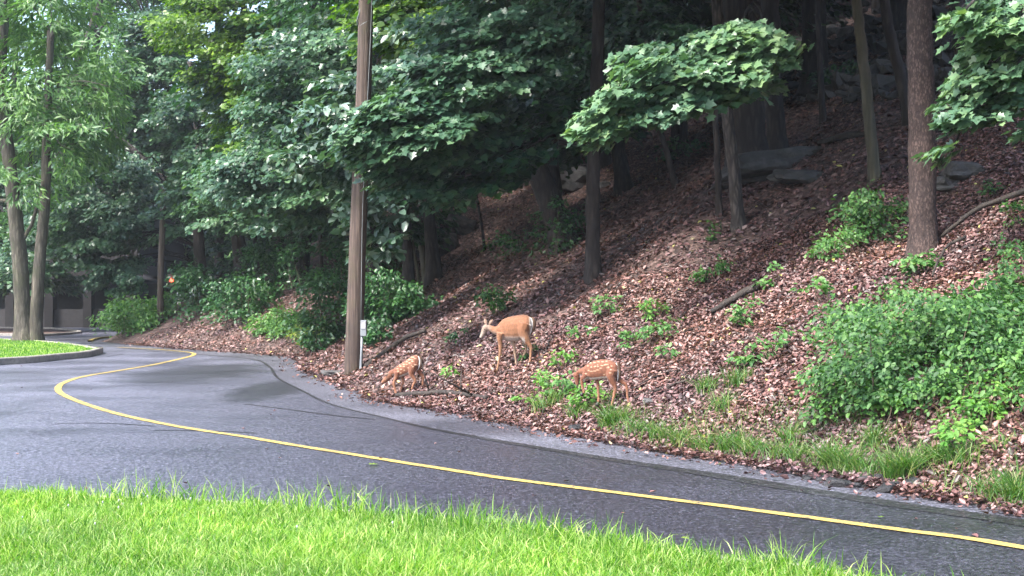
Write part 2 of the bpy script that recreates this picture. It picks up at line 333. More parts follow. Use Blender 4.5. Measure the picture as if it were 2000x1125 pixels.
# ================================================================== GROUND
def axis(*seg):
    o = []
    for a, b, st in seg: o += list(np.arange(a, b, st))
    return np.array(o + [seg[-1][1]])
xs = axis((-500, -90, 60), (-90, -30, 5), (-30, -18, 1), (-18, 14, .2), (14, 30, .8), (30, 90, 5), (90, 500, 60))
ys = axis((-60, 6, 4), (6, 34, .2), (34, 62, .4), (62, 100, 2), (100, 200, 10), (200, 900, 100))
X, Y = np.meshgrid(xs, ys); Z = hz(X.ravel(), Y.ravel())
nx, ny = len(xs), len(ys); ii = (np.arange(ny - 1)[:, None] * nx + np.arange(nx - 1)).ravel()
fastmesh('ground', np.stack([X.ravel(), Y.ravel(), Z], 1), [np.stack([ii, ii + 1, ii + nx + 1, ii + nx], 1)], M['floor'], smooth=True)['kind'] = 'structure'
def sheet(name, P, z, m, kind='structure'):
    mb = MB(); mb.add([(p[0], p[1], z) for p in P], [tuple(range(len(P)))]); o = mb.build(name, m, smooth=False); o['kind'] = kind; return o
def ribbon(P, w, z, wv=None):
    P = np.array(P)[:, :2]; T = nrm(np.gradient(P, axis=0)); N = np.stack([-T[:, 1], T[:, 0]], 1)
    w = np.full(len(P), w) if wv is None else np.array(wv)
    V = []; Fc = []
    for i in range(len(P)):
        j = rng.normal(0, .004, 2); V += [(*(P[i] + N[i] * (w[i] / 2 + j[0])), z), (*(P[i] - N[i] * (w[i] / 2 + j[1])), z)]
        if i: Fc.append((2 * i - 2, 2 * i - 1, 2 * i + 1, 2 * i))
    mb = MB(); mb.add(V, Fc); return mb
# worn shoulder = whole paved area; road overlay 4 mm above it
e2 = EDGE.copy(); i0 = 5
T = nrm(np.gradient(e2, axis=0)); Nn = np.stack([T[:, 1], -T[:, 0]], 1)
pav = list(e2 + Nn * .6)
sheet('road_shoulder', [tuple(p) for p in pav[:-4]] + [(-70, 110), (-70, -30), (19, -30)], 0.0, M['shoulder'])
ov_px = [(2000, 1016), (1800, 988), (1600, 957), (1400, 925), (1200, 896), (1000, 864), (850, 838), (750, 815), (650, 790), (590, 762), (545, 738), (530, 718), (500, 703), (420, 695), (330, 689), (240, 680)]
ov = [(18, -14, 0), (11.3, -2, 0), (7.4, 4, 0), (5.3, 7.4, 0), (4.4, 9.0, 0)] + [G(*p) for p in ov_px]
OV = smooth_line([(p[0], p[1], 0) for p in ov], 6)
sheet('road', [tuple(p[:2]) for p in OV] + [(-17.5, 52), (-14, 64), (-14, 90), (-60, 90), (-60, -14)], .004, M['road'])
wv = [.06 + .2 * max(0, min(1, (18 - p[1]) / 6)) for p in OV]
T3 = nrm(np.gradient(OV[:, :2], axis=0)); off = np.array(wv)[:, None] / 2 * np.stack([-T3[:, 1], T3[:, 0]], 1)
rb = ribbon(OV[:, :2] + off, 0, .008, wv).build('road_seam', M['seam'], smooth=False); rb['kind'] = 'structure'
for pts, w in (([(100, 829), (170, 827), (240, 829), (300, 833)], .05), ([(300, 841), (380, 842), (450, 844), (500, 847)], .05), ([(480, 790), (560, 800), (650, 812), (730, 820)], .06), ([(60, 700), (110, 698), (200, 697), (240, 692)], .05)):
    ribbon(smooth_line([G(*p) for p in pts], 5), w, .0085).build('road_crack', M['seam'], smooth=False)['kind'] = 'structure'
line_px = [(2000, 1072), (1750, 1036), (1500, 1002), (1250, 970), (1000, 938), (850, 915), (700, 891), (570, 870), (470, 853), (370, 838), (290, 823), (225, 808), (170, 791), (130, 775), (114, 763), (122, 750), (160, 737), (230, 725), (300, 713), (350, 702), (376, 695), (376, 690), (345, 686), (290, 682), (230, 679)]
YL = smooth_line([(6.6, 3.5, 0), (5.0, 6.3, 0)] + [G(*p) for p in line_px], 6)
rb = ribbon(YL, .115, .012).build('yellow_line', M['yellow'], smooth=False); rb['kind'] = 'structure'
# ---- near lawn
le_px = [(-250, 950), (0, 958), (200, 965), (400, 972), (600, 988), (750, 1003), (900, 1022), (1050, 1042), (1200, 1062), (1350, 1083), (1500, 1103), (1700, 1136)]
LE = smooth_line([(-14, 12.0, 0)] + [G(p[0], p[1] + 26) for p in le_px] + [(4.2, 4, 0), (5.5, 0, 0), (9, -8, 0)], 5)
def lawn_z(x, y): return .07 + .015 * sn(x, y, .8)
LP = [tuple(p[:2]) for p in LE] + [(-14, -10)]
LPn = np.array(LP)
mb = MB(); mb.add([(p[0], p[1], .06) for p in LP] + [(p[0], p[1], -.1) for p in LP], [tuple(range(len(LP)))] + [(i, (i + 1) % len(LP), (i + 1) % len(LP) + len(LP), i + len(LP)) for i in range(len(LP))])
mb.build('lawn', M['lawn'], smooth=False)['kind'] = 'structure'
def kerb(P, w, h, name, label, z0=-.05):
    P = np.array(P)[:, :2]; T = nrm(np.gradient(P, axis=0)); N = np.stack([-T[:, 1], T[:, 0]], 1); V = []; Fc = []
    prof = [(-.5, z0), (-.5, h - .02), (-.38, h), (.38, h), (.5, h - .02), (.5, z0)]
    for i in range(len(P)):
        for a, z in prof: V.append((*(P[i] + N[i] * a * w), z))
        if i: Fc += [((i - 1) * 6 + k, (i - 1) * 6 + k + 1, i * 6 + k + 1, i * 6 + k) for k in range(5)]
    mb = MB(); mb.add(V, Fc); o = mb.build(name, M['concrete'], smooth=False); tag(o, label, 'kerb'); o['kind'] = 'structure'; return o
kerb(LE + (0.0, .06, 0), .12, .075, 'kerb', None)
def blades(name, P, L, wd, lean, m, bend=.55):
    n = len(P); a = rng.random(n) * 2 * math.pi; dr = np.stack([np.cos(a), np.sin(a), 0 * a], 1); sd = np.stack([-np.sin(a), np.cos(a), 0 * a], 1)
    f = rng.random(n) * math.pi; sd = dr * np.cos(f)[:, None] + sd * np.sin(f)[:, None]
    bd = np.abs(rng.normal(lean, bend * .6, n)).clip(.02, 1.3)
    V = []
    for t, wt in ((0, 1), (.35, .95), (.7, .65), (1, 0)):
        c = P + dr * (L * bd * t ** 1.8)[:, None] * .75 + np.array((0, 0, 1)) * (L * (t - .42 * np.minimum(bd, 1.15) * t ** 2.2))[:, None]
        if wt: V += [c - sd * (wd * wt)[:, None] / 2, c + sd * (wd * wt)[:, None] / 2]
        else: V += [c]
    V = np.stack(V, 1).reshape(-1, 3); b = np.arange(n)[:, None] * 7
    return fastmesh(name, V, [np.concatenate([b + (0, 1, 3, 2), b + (2, 3, 5, 4)]), b + (4, 5, 6)], m)
def inregion(n, x0, x1, y0, y1, P): 
    x = rng.uniform(x0, x1, n); y = rng.uniform(y0, y1, n); k = inpoly(x, y, P); return x[k], y[k]
x, y = inregion(300000, -6.5, 4.2, 7.4, 13.2, LPn); k = np.abs(x) < y * .45 + .5; x, y = x[k], y[k]
P = np.stack([x, y, np.full(len(x), .05)], 1); Lg = rng.uniform(.06, .15, len(x)) * (1 + .5 * sn(x, y, .9, 3)); 
tag(blades('lawn_grass', P, Lg, rng.uniform(.0035, .0075, len(x)), .8, M['grass']), 'bright green mown grass of the lawn in the foreground', 'grass', kind='stuff')
k = rng.random(len(P)) < .035; M['straw'] = leafmat('dry grass', (.3, .26, .1), (.42, .36, .16), (.55, .48, .25), .6, .3)
tag(blades('dry_grass', P[k], Lg[k] * .9, np.full(k.sum(), .005), 1.0, M['straw']), 'dry straw coloured blades mixed through the foreground lawn', 'dry grass', kind='stuff')
# taller unmown fringe along the kerb
seg = rng.integers(0, len(LE) - 1, 5200); t = rng.random(5200)[:, None]; p = LE[seg] * (1 - t) + LE[seg + 1] * t; p[:, :2] += rng.normal(0, .1, (5200, 2)) + (-.1, -.12); p[:, 2] = .05
k = (p[:, 1] > 7) & (np.abs(p[:, 0]) < 6) & (sn(p[:, 0], p[:, 1], .33, 5) > rng.uniform(-.9, .7, 5200)); p = p[k]
tag(blades('grass_fringe', p, rng.uniform(.14, .36, len(p)) * (.8 + .4 * sn(p[:, 0], p[:, 1], .5, 9)), rng.uniform(.005, .009, len(p)), .6, M['grass']), 'long unmown grass blades leaning over the near kerb', 'grass', kind='stuff')
# ---- far lawn island
is_px = [(-260, 735), (-120, 722), (0, 713), (60, 709), (110, 704), (160, 699), (185, 694), (196, 689)]
ISL = [G(*p) for p in is_px] + [W(188, 684, 38.5), W(150, 676, 41), W(90, 669, 44), W(0, 664, 46.5), W(-200, 660, 49), W(-500, 660, 49)]
ISL = smooth_line([(p[0], p[1], 0) for p in ISL], 5)
def islz(x, y): return .15
mb = MB(); NP = len(ISL); mb.add([(p[0], p[1], .14) for p in ISL] + [(p[0], p[1], -.05) for p in ISL], [tuple(range(NP))] + [(i, (i + 1) % NP, (i + 1) % NP + NP, i + NP) for i in range(NP)])
mb.build('lawn', M['lawn'], smooth=False)['kind'] = 'structure'
kerb(ISL, .16, .17, 'kerb', None)
x, y = inregion(60000, -22, -8, 29, 50, ISL[:, :2])
tag(blades('lawn_grass', np.stack([x, y, np.full(len(x), .13)], 1), rng.uniform(.05, .09, len(x)), rng.uniform(.012, .022, len(x)), .3, M['grass']), 'smooth bright green grass of the far lawn island under the twin trunk tree', 'grass', kind='stuff')
# bare beds beyond
bed = smooth_line([W(a, b, H * F / (b - YH)) for a, b in ((-200, 658), (0, 656), (80, 657), (140, 653), (155, 650), (120, 645), (60, 643), (-200, 641))], 4)
sheet('mulch_bed', [tuple(p[:2]) for p in bed], .03, M['floor']); kerb(np.vstack([bed, bed[:1]]), .15, .1, 'kerb', None)
kerb(smooth_line([W(a, b, H * F / (b - YH)) for a, b in ((175, 668), (185, 664), (200, 661), (222, 660))], 4), .12, .06, 'kerb', None).data.materials[0] = M['yellow']
# ================================================================== LEAF LITTER
def litter(n, d0, d1, size, name, label):
    u = rng.random(n); D = np.sqrt(d0 ** 2 + u * (d1 ** 2 - d0 ** 2)); x = rng.uniform(-.43, .43, n) * D
    sdv = sdist(x, D); k = (sdv > -.12 + .1 * sn(x, D, .5, 4)) | ((sdv > -.5) & (rng.random(n) < .05)); x, D = x[k], D[k]
    dens = .5 + .5 * sn(x, D, .7, 6) + .25; k = rng.random(len(x)) < dens.clip(.22, 1); x, D = x[k], D[k]
    z = np.maximum(hz(x, D), 0.006); e = .05; dx = (hz(x + e, D) - hz(x - e, D)) / (2 * e); dy = (hz(x, D + e) - hz(x, D - e)) / (2 * e)
    N = np.stack([-dx, -dy, np.ones(len(x))], 1) + rng.normal(0, .34, (len(x), 3)); a = rng.random(len(x)) * 6.283
    C = np.stack([x, D, z + rng.uniform(.0, .045, len(x))], 1)
    L = Leaves(DEAD); L.put(C, N, np.stack([np.cos(a), np.sin(a), 0 * a], 1), size * rng.lognormal(-.06, .32, len(x)).clip(.4, 1.8))
    tag(L.build(name, M['litter']), label, 'fallen leaves', kind='stuff')
litter(400000, 10, 22, .051, 'leaf_litter', 'brown and pinkish fallen leaves covering the lower bank around the deer')
litter(240000, 22, 46, .072, 'leaf_litter', 'dark brown fallen leaves covering the upper slope among the trunks')
# ================================================================== ROCKS AND WOOD
def rock(name, label, c, s, m='rock', rz=0, tilt=0, seed=0, group=None, cat='rock', sub=3, flat=.35):
    import bmesh
    bm = bmesh.new(); bmesh.ops.create_icosphere(bm, subdivisions=sub, radius=1)
    for v in bm.verts:
        p = v.co.copy(); q = Vector([max(-.62, min(.62, k)) for k in p]) * 1.35
        p = p * flat + q * (1 - flat)
        p *= 1 + .3 * mnoise.noise(p * 1.3 + Vector((seed * 3.7, 0, 0))) + .07 * mnoise.noise(p * 4 + Vector((seed, 5, 0)))
        v.co = Vector((p.x * s[0], p.y * s[1], p.z * s[2]))
    me = bpy.data.meshes.new(name); bm.to_mesh(me); bm.free()
    o = link(name, me, M[m], None, False); o.location = tuple(c); o.rotation_euler = (tilt, tilt * .6, rz); return tag(o, label, cat, group)
def on(px, py, up=0): p = hit(px, py); p[2] += up; return p
rock('boulder', 'large grey boulder between the leaning trunk and the slim trunk', on(1122, 368, .25), (.62, .5, .42), seed=1, tilt=.25)
rock('boulder', 'long dark slab of rock at the foot of the broad double trunk', on(1515, 335, .1), (1.1, .5, .24), 'rock_dark', .3, -.25, 2)
rock('boulder', 'low flat stone just below the long dark slab', on(1570, 352, .05), (.6, .4, .14), 'rock_dark', .2, .1, 3)
rock('boulder', 'dark rock outcrop under the shrubs right of the utility pole', on(850, 500, .3), (.8, .5, .5), 'rock_dark', .4, .2, 4)
rock('boulder', 'smaller dark rock above the outcrop near the thin snags', on(900, 455, .2), (.5, .4, .3), 'rock_dark', .1, .3, 14)
rock('stone', 'squarish grey stone lying in leaves below the pine at right', on(1885, 345, .05), (.35, .3, .15), 'rock_dark', .1, .1, 5)
rock('stone', 'mossy low stone beside the climbing vine patch at right', on(1850, 370, .05), (.3, .25, .12), 'rock', .5, .1, 6)
rock('stone', 'flat stone at the left foot of the utility pole', on(655, 732, .02), (.28, .14, .06), 'rock', .1, .05, 7)
rock('stone', 'small grey stone in the leaves right of the spotted fawn', on(1268, 790, .03), (.09, .07, .035), 'rock', .4, .2, 8)
rock('stone', 'small grey stone beside the slim trunk at boulder height', on(1182, 368, .08), (.17, .15, .13), 'rock', .4, .2, 9)
rock('stone', 'dark lump of broken tar at the road edge below the spotted fawn', on(1130, 845, .02), (.13, .09, .06), 'tar', .4, .2, 10)
for i, (px, py, s) in enumerate([(1612, 940, .13), (1640, 948, .2), (1672, 952, .13), (1700, 944, .16), (1730, 958, .2), (1785, 952, .12), (1764, 962, .13), (1580, 936, .09)]):
    rock('asphalt_chunk', 'broken black asphalt lump at the road edge, ' + ['first from the left but one', 'large and third from the left', 'small, left of the middle', 'largest in the middle of the row', 'broad, right of the middle', 'rightmost of the row', 'just below the rest on the tarmac', 'smallest, leftmost of the row'][i], on(px, py, .02), (s * .8, s * .6, s * .38), 'tar', i, .2, 20 + i, 'broken asphalt lumps at the verge', 'asphalt lump')
# tumbled dry stone wall, upper right
wb = MB(); import bmesh
for i in range(900):
    px = rng.uniform(1490, 2080); py = rng.uniform(-60, 205 - max(0, (px - 1700)) * .25)
    if abs(px - 1720) < 0: continue
    p = hit(px, py, 80); s = rng.uniform(.12, .34) * (1 if rng.random() < .85 else 1.6)
    bm = bmesh.new(); bmesh.ops.create_icosphere(bm, subdivisions=1, radius=1)
    V = np.array([v.co for v in bm.verts]); Fc = [tuple(v.index for v in f.verts) for f in bm.faces]; bm.free()
    V = np.clip(V, -.7, .7) * (1 + rng.normal(0, .1, (len(V), 1))); a = rng.normal(0, .4)
    V = V * (s * rng.uniform(.8, 1.4), s * .8, s * rng.uniform(.35, .7)); V = V @ np.array([[math.cos(a), 0, math.sin(a)], [0, 1, 0], [-math.sin(a), 0, math.cos(a)]])
    wb.add(V + p + (0, 0, s * .15), Fc)
tag(wb.build('stone_wall', M['rock_dark'], smooth=False), 'tumbled dark stone wall high on the slope behind the pine', 'stone wall')
def log(name, label, pts, r0, r1, cat='log', m='log', twigs=0):
    mb = MB(); P = wob(pts, 6, .01); mb.tube(P, list(np.linspace(r0, r1, len(P))), 9, .25)
    for i in range(twigs):
        j = rng.integers(len(P) // 3, len(P)); d = rng.normal(0, .25, 3); d[2] = abs(d[2]); mb.tube([P[j], P[j] + d * .6, P[j] + d * 1.2], [r1 * .6, r1 * .4, .004], 5)
    o = mb.build(name, M[m]); return tag(o, label, cat)
log('fallen_branch', 'short dark log lying among pink leaves upslope of the seedlings', [on(1390, 618, .06), on(1430, 597, .08), on(1484, 570, .1)], .035, .055)
log('fallen_branch', 'long dark fallen limb behind the pine running to the right frame edge', [on(1840, 478, .1), on(1900, 450, .25), on(1960, 425, .2), on(2040, 392, .2)], .025, .045)
log('fallen_branch', 'thin crooked stick leaning on the slope above the big bush', [on(1822, 548, .05), on(1845, 515, .15), on(1885, 482, .1)], .014, .022)
log('fallen_branch', 'blackened branch lying below the small spotted fawn at left', [on(775, 778, .03), on(830, 777, .05), on(880, 775, .05), on(950, 785, .03)], .045, .03, twigs=4)
log('fallen_branch', 'dark thin branch in the leaves behind the hind legs of the doe', [on(1035, 712, .04), on(1062, 700, .05), on(1078, 672, .12)], .014, .01, twigs=3)
log('fallen_branch', 'dark stick in the leaves right of the larger fawn', [on(1240, 785, .03), on(1290, 772, .05), on(1345, 752, .05)], .02, .012, twigs=2)
log('fallen_branch', 'thick rotting log behind the utility pole foot', [on(715, 720, .04), on(745, 700, .06), on(790, 672, .1), on(830, 655, .08)], .06, .04)
log('fallen_branch', 'long pale log above the rock slab near the thin grey trunk', [on(1600, 292, .1), on(1650, 285, .15), on(1695, 275, .1)], .06, .05)
tw = MB()
for i in range(420):
    D = rng.uniform(14, 34); x = rng.uniform(-.2, .42) * D
    if sdist(np.array([x]), np.array([D]))[0] < .2: continue
    a = rng.random() * 6.28; l = rng.uniform(.15, .7); p0 = np.array((x, D, 0)); p1 = p0 + (math.cos(a) * l * .5, math.sin(a) * l * .5, 0) + rng.normal(0, .03, 3); p2 = p0 + (math.cos(a) * l, math.sin(a) * l, 0)
    for q in (p0, p1, p2): q[2] = gz(q[0], q[1]) + rng.uniform(.02, .09)
    tw.tube([p0, p1, p2], [.007, .006, .003], 4)
tag(tw.build('twig_litter', M['log']), 'thin dark twigs scattered over the leaves of the slope', 'twigs', kind='stuff')
# ================================================================== UTILITY POLE
pb = hit(689, 728); pe = empty('utility_pole', tuple(pb), 'tall weathered wooden utility pole at the road edge left of the deer', 'utility pole')
D0 = pb[1]; top = W(716, -60, D0 - .05); tb = MB(); P = smooth_line([pb - (0, 0, .3), W(700, 440, D0), W(711, 150, D0), top, W(724, -300, D0)], 8)
tb.tube(P, list(np.linspace(.178, .12, len(P))), 20, .03); tb.build('pole_shaft', M['pole'], pe)
cb = MB(); Pc = [W(699 + 6, 625, D0 - .2), W(708, 420, D0 - .17), W(716, 230, D0 - .16), W(724, 60, D0 - .15), W(727, -60, D0 - .14)]
cb.tube(smooth_line(Pc, 5), [.008] * (5 * 4 + 1), 6); cb.build('cable', M['wire'], pe)
lb = MB(); ring = [W(714 + 14 * math.cos(a), 47 - 8 * math.cos(a), D0) + np.array((0, -.16 * math.sin(a), 0)) for a in np.linspace(0, 2 * math.pi, 24)]
lb.tube(ring, [.013] * 24, 6); lb.tube([W(700, 52, D0 - .05), W(697, 40, D0 - .1), W(703, 20, D0 - .12), W(704, 5, D0 - .1)], [.014] * 4, 6); lb.build('strap', M['wire'], pe)
bx = MB(); c = W(710, 641, D0 - .2); bx.box((c[0] - .055, c[1] - .05, c[2] - .155), (c[0] + .06, c[1] + .06, c[2] + .155)); ob = bx.build('meter_box', M['metal'], pe, False)
bv = ob.modifiers.new('b', 'BEVEL'); bv.width = .008
b2 = MB(); b2.box((c[0] - .04, c[1] - .062, c[2] - .01), (c[0] + .045, c[1] - .0505, c[2] + .13)); b2.build('box_cover', M['white'], ob, False)
for ch in ob.children: ch.data.transform(__import__('mathutils').Matrix.Translation(-Vector(pe.location)))
cd = MB(); cd.tube([W(707, 728, D0 - .2), W(704, 724, D0 - .2), W(706, 690, D0 - .2), W(707, 656, D0 - .2)], [.03, .026, .024, .024], 8); cd.build('conduit', M['metal'], pe)
pb = hit(313, 632); pe = empty('utility_pole', tuple(pb), 'distant slim wooden pole standing on the bank before the dark building', 'utility pole'); D1 = pb[1]
tb = MB(); tb.tube([pb - (0, 0, .3), W(314, 520, D1), W(317, 440, D1), W(319, 365, D1)], [.12, .11, .1, .095], 12, .04); tb.build('pole_shaft', M['pole'], pe)
# ================================================================== BUILDING
BD = H * F / (640 - YH)      # facade distance
def bx_(mb, x0, y0, x1, y1, d0, d1): a = W(x0, y1, BD); b = W(x1, y0, BD); mb.box((a[0], BD + d0, a[2]), (b[0], BD + d1, b[2]))
be = empty('parking_building', (W(100, 640, BD)[0], BD, 0), 'dark low building with wide shaded openings and pillars behind the far lawn', 'building')
mb = MB(); bx_(mb, -500, 604, 268, 641, .1, .4); mb.build('parapet', M['stucco2'], be, False)
mb = MB(); bx_(mb, -500, 480, 268, 551, 0, .5); bx_(mb, -500, 330, 268, 479.9, .2, .5); mb.build('wall', M['stucco'], be, False)
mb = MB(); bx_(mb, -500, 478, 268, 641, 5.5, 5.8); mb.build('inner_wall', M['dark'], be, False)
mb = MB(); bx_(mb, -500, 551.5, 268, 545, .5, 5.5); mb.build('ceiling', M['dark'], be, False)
for px in (-130, -55, 20, 97, 172, 255):
    mb = MB(); bx_(mb, px - 8, 551.3, px + 8, 641, -.15, .55); mb.build('pillar', M['stucco'], be, False)
for px in (-92, -18, 60, 134, 214):   # shallow arch lintels
    mb = MB(); a = W(px - 30, 551.2, BD); b_ = W(px + 30, 551.2, BD); n_ = 10; V = []
    for i in range(n_ + 1):
        x = a[0] + (b_[0] - a[0]) * i / n_; zz = a[2] - .32 * (abs(i / n_ - .5) * 2) ** 2.2
        for yy in (BD + .03, BD + .47): V += [(x, yy, zz), (x, yy, a[2] + .01)]
    mb.add(V, [(4 * i, 4 * i + 4, 4 * i + 5, 4 * i + 1) for i in range(n_)] + [(4 * i + 2, 4 * i + 3, 4 * i + 7, 4 * i + 6) for i in range(n_)] + [(4 * i, 4 * i + 2, 4 * i + 6, 4 * i + 4) for i in range(n_)]); mb.build('arch', M['stucco'], be, False)
mb = MB(); bx_(mb, 120, 398, 268, 408, -.35, .6); mb.build('roof_edge', M['white'], be, False)
for px in (20, 97, 172, 230):
    w = MB(); bx_(w, px - 14, 425, px + 14, 465, .12, .2); w.build('window', M['dark'], be, False)
# receding wing
w0 = W(262, 640, BD)[:2]; w1 = W(372, 622, BD + 26)[:2]; ang = math.atan2(w1[1] - w0[1], w1[0] - w0[0]); Lw = math.hypot(*(w1 - w0))
we = empty('building_wing', (w0[0], w0[1], 0), 'brown upper floor wing of the building receding behind the slim pole', 'building', rz=0)
def wing(mb, a, b, z0, z1, t0, t1): mb.box((w0[0] + a, w0[1] + t0, z0), (w0[0] + b, w0[1] + t1, z1), ang, (w0[0], w0[1]))
mb = MB(); wing(mb, 0, Lw, 3.7, 8.5, 0, .4); mb.build('wall', M['stucco'], we, False)
mb = MB(); wing(mb, 0, Lw, 3.45, 3.68, -.25, .5); wing(mb, 0, Lw, 4.9, 5.0, -.08, -.003); mb.build('ledge', M['stucco2'], we, False)
mb = MB(); wing(mb, 0, Lw, 2.6, 3.1, -.6, -.2); mb.build('canopy', M['stucco2'], we, False)
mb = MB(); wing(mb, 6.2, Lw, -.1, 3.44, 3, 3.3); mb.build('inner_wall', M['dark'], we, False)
for a in (0.3, 8, 16, 24):
    mb = MB(); wing(mb, a, a + .6, -.1, 3.44, -.1, .4); mb.build('pillar', M['stucco'], we, False)
rl = MB(); c = W(334, 547, BD - 2); rl.tube([c + (0, .1, 0), c, c - (0, .06, 0)], [.09, .09, .07], 12); o = rl.build('lens', M['red'], None)
re_ = empty('signal_lamp', tuple(c + (0, .3, 0)), 'small round lit red lamp on a dark post beside the building', 'lamp'); o.parent = re_; o.data.transform(__import__('mathutils').Matrix.Translation(-Vector(re_.location)))
mb = MB(); mb.box((c[0] - .2, c[1] + .1, c[2] - .3), (c[0] + .2, c[1] + .35, c[2] + .3)); mb.tube([(c[0], c[1] + .25, 0), (c[0], c[1] + .25, c[2] - .2)], [.07, .07], 8); mb.build('housing', M['tin'], re_, False)
# ================================================================== TREES
def TB(px, py, ups, far=150, dl=0):
    b = hit(px, py, far); return [b] + [W(u[0], u[1], b[1] + dl * (py - u[1]) / 100 + (u[2] if len(u) > 2 else 0)) for u in ups]
def TD(D, px, ups):
    x = (px - 1000) / F * D; b = np.array((x, D, max(gz(x, D), .1))); return [b] + [W(u[0], u[1], D) for u in ups]
# --- twin trunk tree on the lawn island
DL = 45.0
def isl(px, z=.14): x = (px - 1000) / F * DL; return np.array((x, DL, z))
FS = 1.9
tree('lawn_tree', 'tall grey tree with two trunks joined at the base on the far lawn', [
    ([isl(48), W(42, 560, DL), W(36, 480, DL), W(27, 400, DL), W(16, 300, DL), W(4, 210, DL), W(2, 100, DL), W(8, 0, DL), W(6, -120, DL)], .27, .15),
    ([isl(70), W(72, 600, DL - .1), W(78, 500, DL - .1), W(88, 390, DL), W(90, 300, DL), W(92, 220, DL), W(98, 60, DL)], .22, .11)],
    [(110, 110, 130, 150, DL, 3, 70, .75, 110), (60, 280, 90, 90, DL, 2.5, 22, .6, 90), (180, 220, 50, 110, DL, 2, 22, .5, 90), (60, -200, 220, 160, DL, 4, 50, .9, 100), (-120, 60, 120, 220, DL, 3, 40, .8, 90)],
    'oak_pale', 'bark_grey', LONG, .3, droop=.9, out=(0, 0), jit=.6,
    limbs=[([W(24, 400, DL), W(8, 392, DL), W(-20, 396, DL)], .09, .06), ([W(36, 480, DL), W(60, 440, DL), W(80, 380, DL)], .07, .05)])
# --- distant trees, left to right
K = 'trees beyond the far lawn and building'
tree('broadleaf_tree', 'hazy pale green tree rising far behind the building at the left edge', [(TD(84, 20, [(25, 300), (30, 100)]), .35, .15)], [(30, 330, 170, 120, 82, 4, 60, 1.4, 120), (40, 120, 170, 130, 84, 4, 60, 1.5, 110)], 'oak_pale', 'bark', KITE, .26, K, mult=2)
tree('broadleaf_tree', 'tall tree with forked bare branches above the building top left', [(TD(80, 190, [(185, 250), (190, 60), (205, -20)]), .35, .12)], [(190, 40, 130, 130, 80, 4, 60, 1.4, 120), (150, 240, 120, 90, 79, 4, 36, 1.2, 120), (250, -120, 220, 120, 80, 5, 50, 1.6, 110)], 'oak_pale', 'bark', KITE, .26, K, mult=1.8, limbs=[([W(150, 130, 74), W(178, 50, 74), W(200, -10, 74)], .2, .12), ([W(185, 70, 74), W(215, 30, 74)], .1, .06)])
tree('maple_tree', 'blue green maple with stepped layers behind the slim distant pole', [(TD(62, 430, [(420, 400), (350, 250), (300, 80)]), .25, .1)], [(300, 80, 70, 60, 58, 2, 36, .8, 110), (305, 170, 95, 70, 58, 2.5, 50, .9, 110), (290, 260, 90, 60, 58, 2, 40, .9, 110), (330, 340, 90, 50, 57, 2, 34, .8, 110), (320, -60, 150, 90, 60, 3, 40, 1, 100)], 'maple', 'bark', LOBE, .18, K, mult=1.8)
tree('maple_tree', 'maple with low drooping boughs hanging in front of the dark pillars', [(TD(55, 400, [(380, 430), (300, 330), (210, 250)]), .2, .08)], [(190, 350, 110, 60, 52, 2.5, 48, .8, 120), (170, 430, 95, 45, 51, 2, 40, .7, 120), (235, 490, 48, 50, 50.5, 1.5, 26, .5, 110), (225, 545, 50, 22, 50, 1, 14, .4, 90), (110, 500, 70, 22, 51, 1.5, 14, .5, 90), (20, 470, 60, 60, 53, 2, 20, .7, 100)], 'maple', 'bark', LOBE, .155, K, mult=1.6, out=(-.6, -.4))
tree('maple_tree', 'dark bluish maple whose layers hang beside the distant pole', [(TD(52, 400, [(385, 420), (390, 300), (370, 120)]), .24, .1)], [(430, 300, 80, 55, 46, 2, 36, .75, 110), (400, 370, 65, 40, 46, 1.5, 26, .6, 110), (455, 410, 75, 35, 44, 1.5, 24, .6, 110), (405, 200, 70, 50, 48, 2, 24, .7, 110), (340, 420, 40, 40, 48, 1.5, 12, .5, 90)], 'maple', 'bark', LOBE, .155, mult=1.5)
tree('broadleaf_tree', 'yellow green tree crowning the top left above the bend', [(TD(49, 480, [(440, 300), (430, 100), (420, -80)]), .22, .12)], [(420, 40, 95, 75, 43, 2.5, 46, .75, 120), (500, 130, 80, 60, 42, 2, 34, .65, 120), (430, 140, 60, 40, 43, 2, 20, .6, 110), (480, -90, 160, 90, 44, 3, 40, .9, 100), (480, 250, 50, 60, 41, 1.5, 18, .5, 110)], 'yellowgreen', 'bark', LOBE, .15, mult=1.35)
tree('maple_tree', 'broad green maple leaning over the bend left of the utility pole', [(TD(47, 552, [(545, 470), (540, 330), (560, 150), (590, -60)]), .26, .13)], [(590, 230, 95, 70, 34, 2, 46, .65, 120), (540, 330, 100, 60, 35, 2, 46, .65, 120), (470, 340, 60, 40, 37, 2, 24, .6, 110), (600, 110, 90, 60, 34, 2, 36, .65, 120), (620, 330, 70, 60, 33, 1.5, 30, .55, 120), (560, 410, 60, 30, 35, 1.5, 16, .5, 110), (620, -60, 150, 90, 35, 3, 34, .8, 100)], 'maple', 'bark', LOBE, .14, mult=1.4)
tree('basswood_tree', 'tree with large pale backed leaves brushing the utility pole', [(TD(36, 800, [(790, 400), (755, 200), (740, 0)]), .16, .08)], [(620, 255, 50, 50, 27, 1, 16, .45, 40), (690, 190, 60, 55, 28.5, 1, 22, .45, 44), (770, 130, 55, 90, 29, 1.5, 22, .5, 44), (730, 330, 60, 70, 29, 1.5, 24, .45, 46), (650, 320, 45, 50, 28, 1, 12, .4, 40), (740, 440, 50, 60, 28, 1, 14, .35, 44)], 'silver', 'bark', OVAL, .22, mult=1.3, jit=.55)
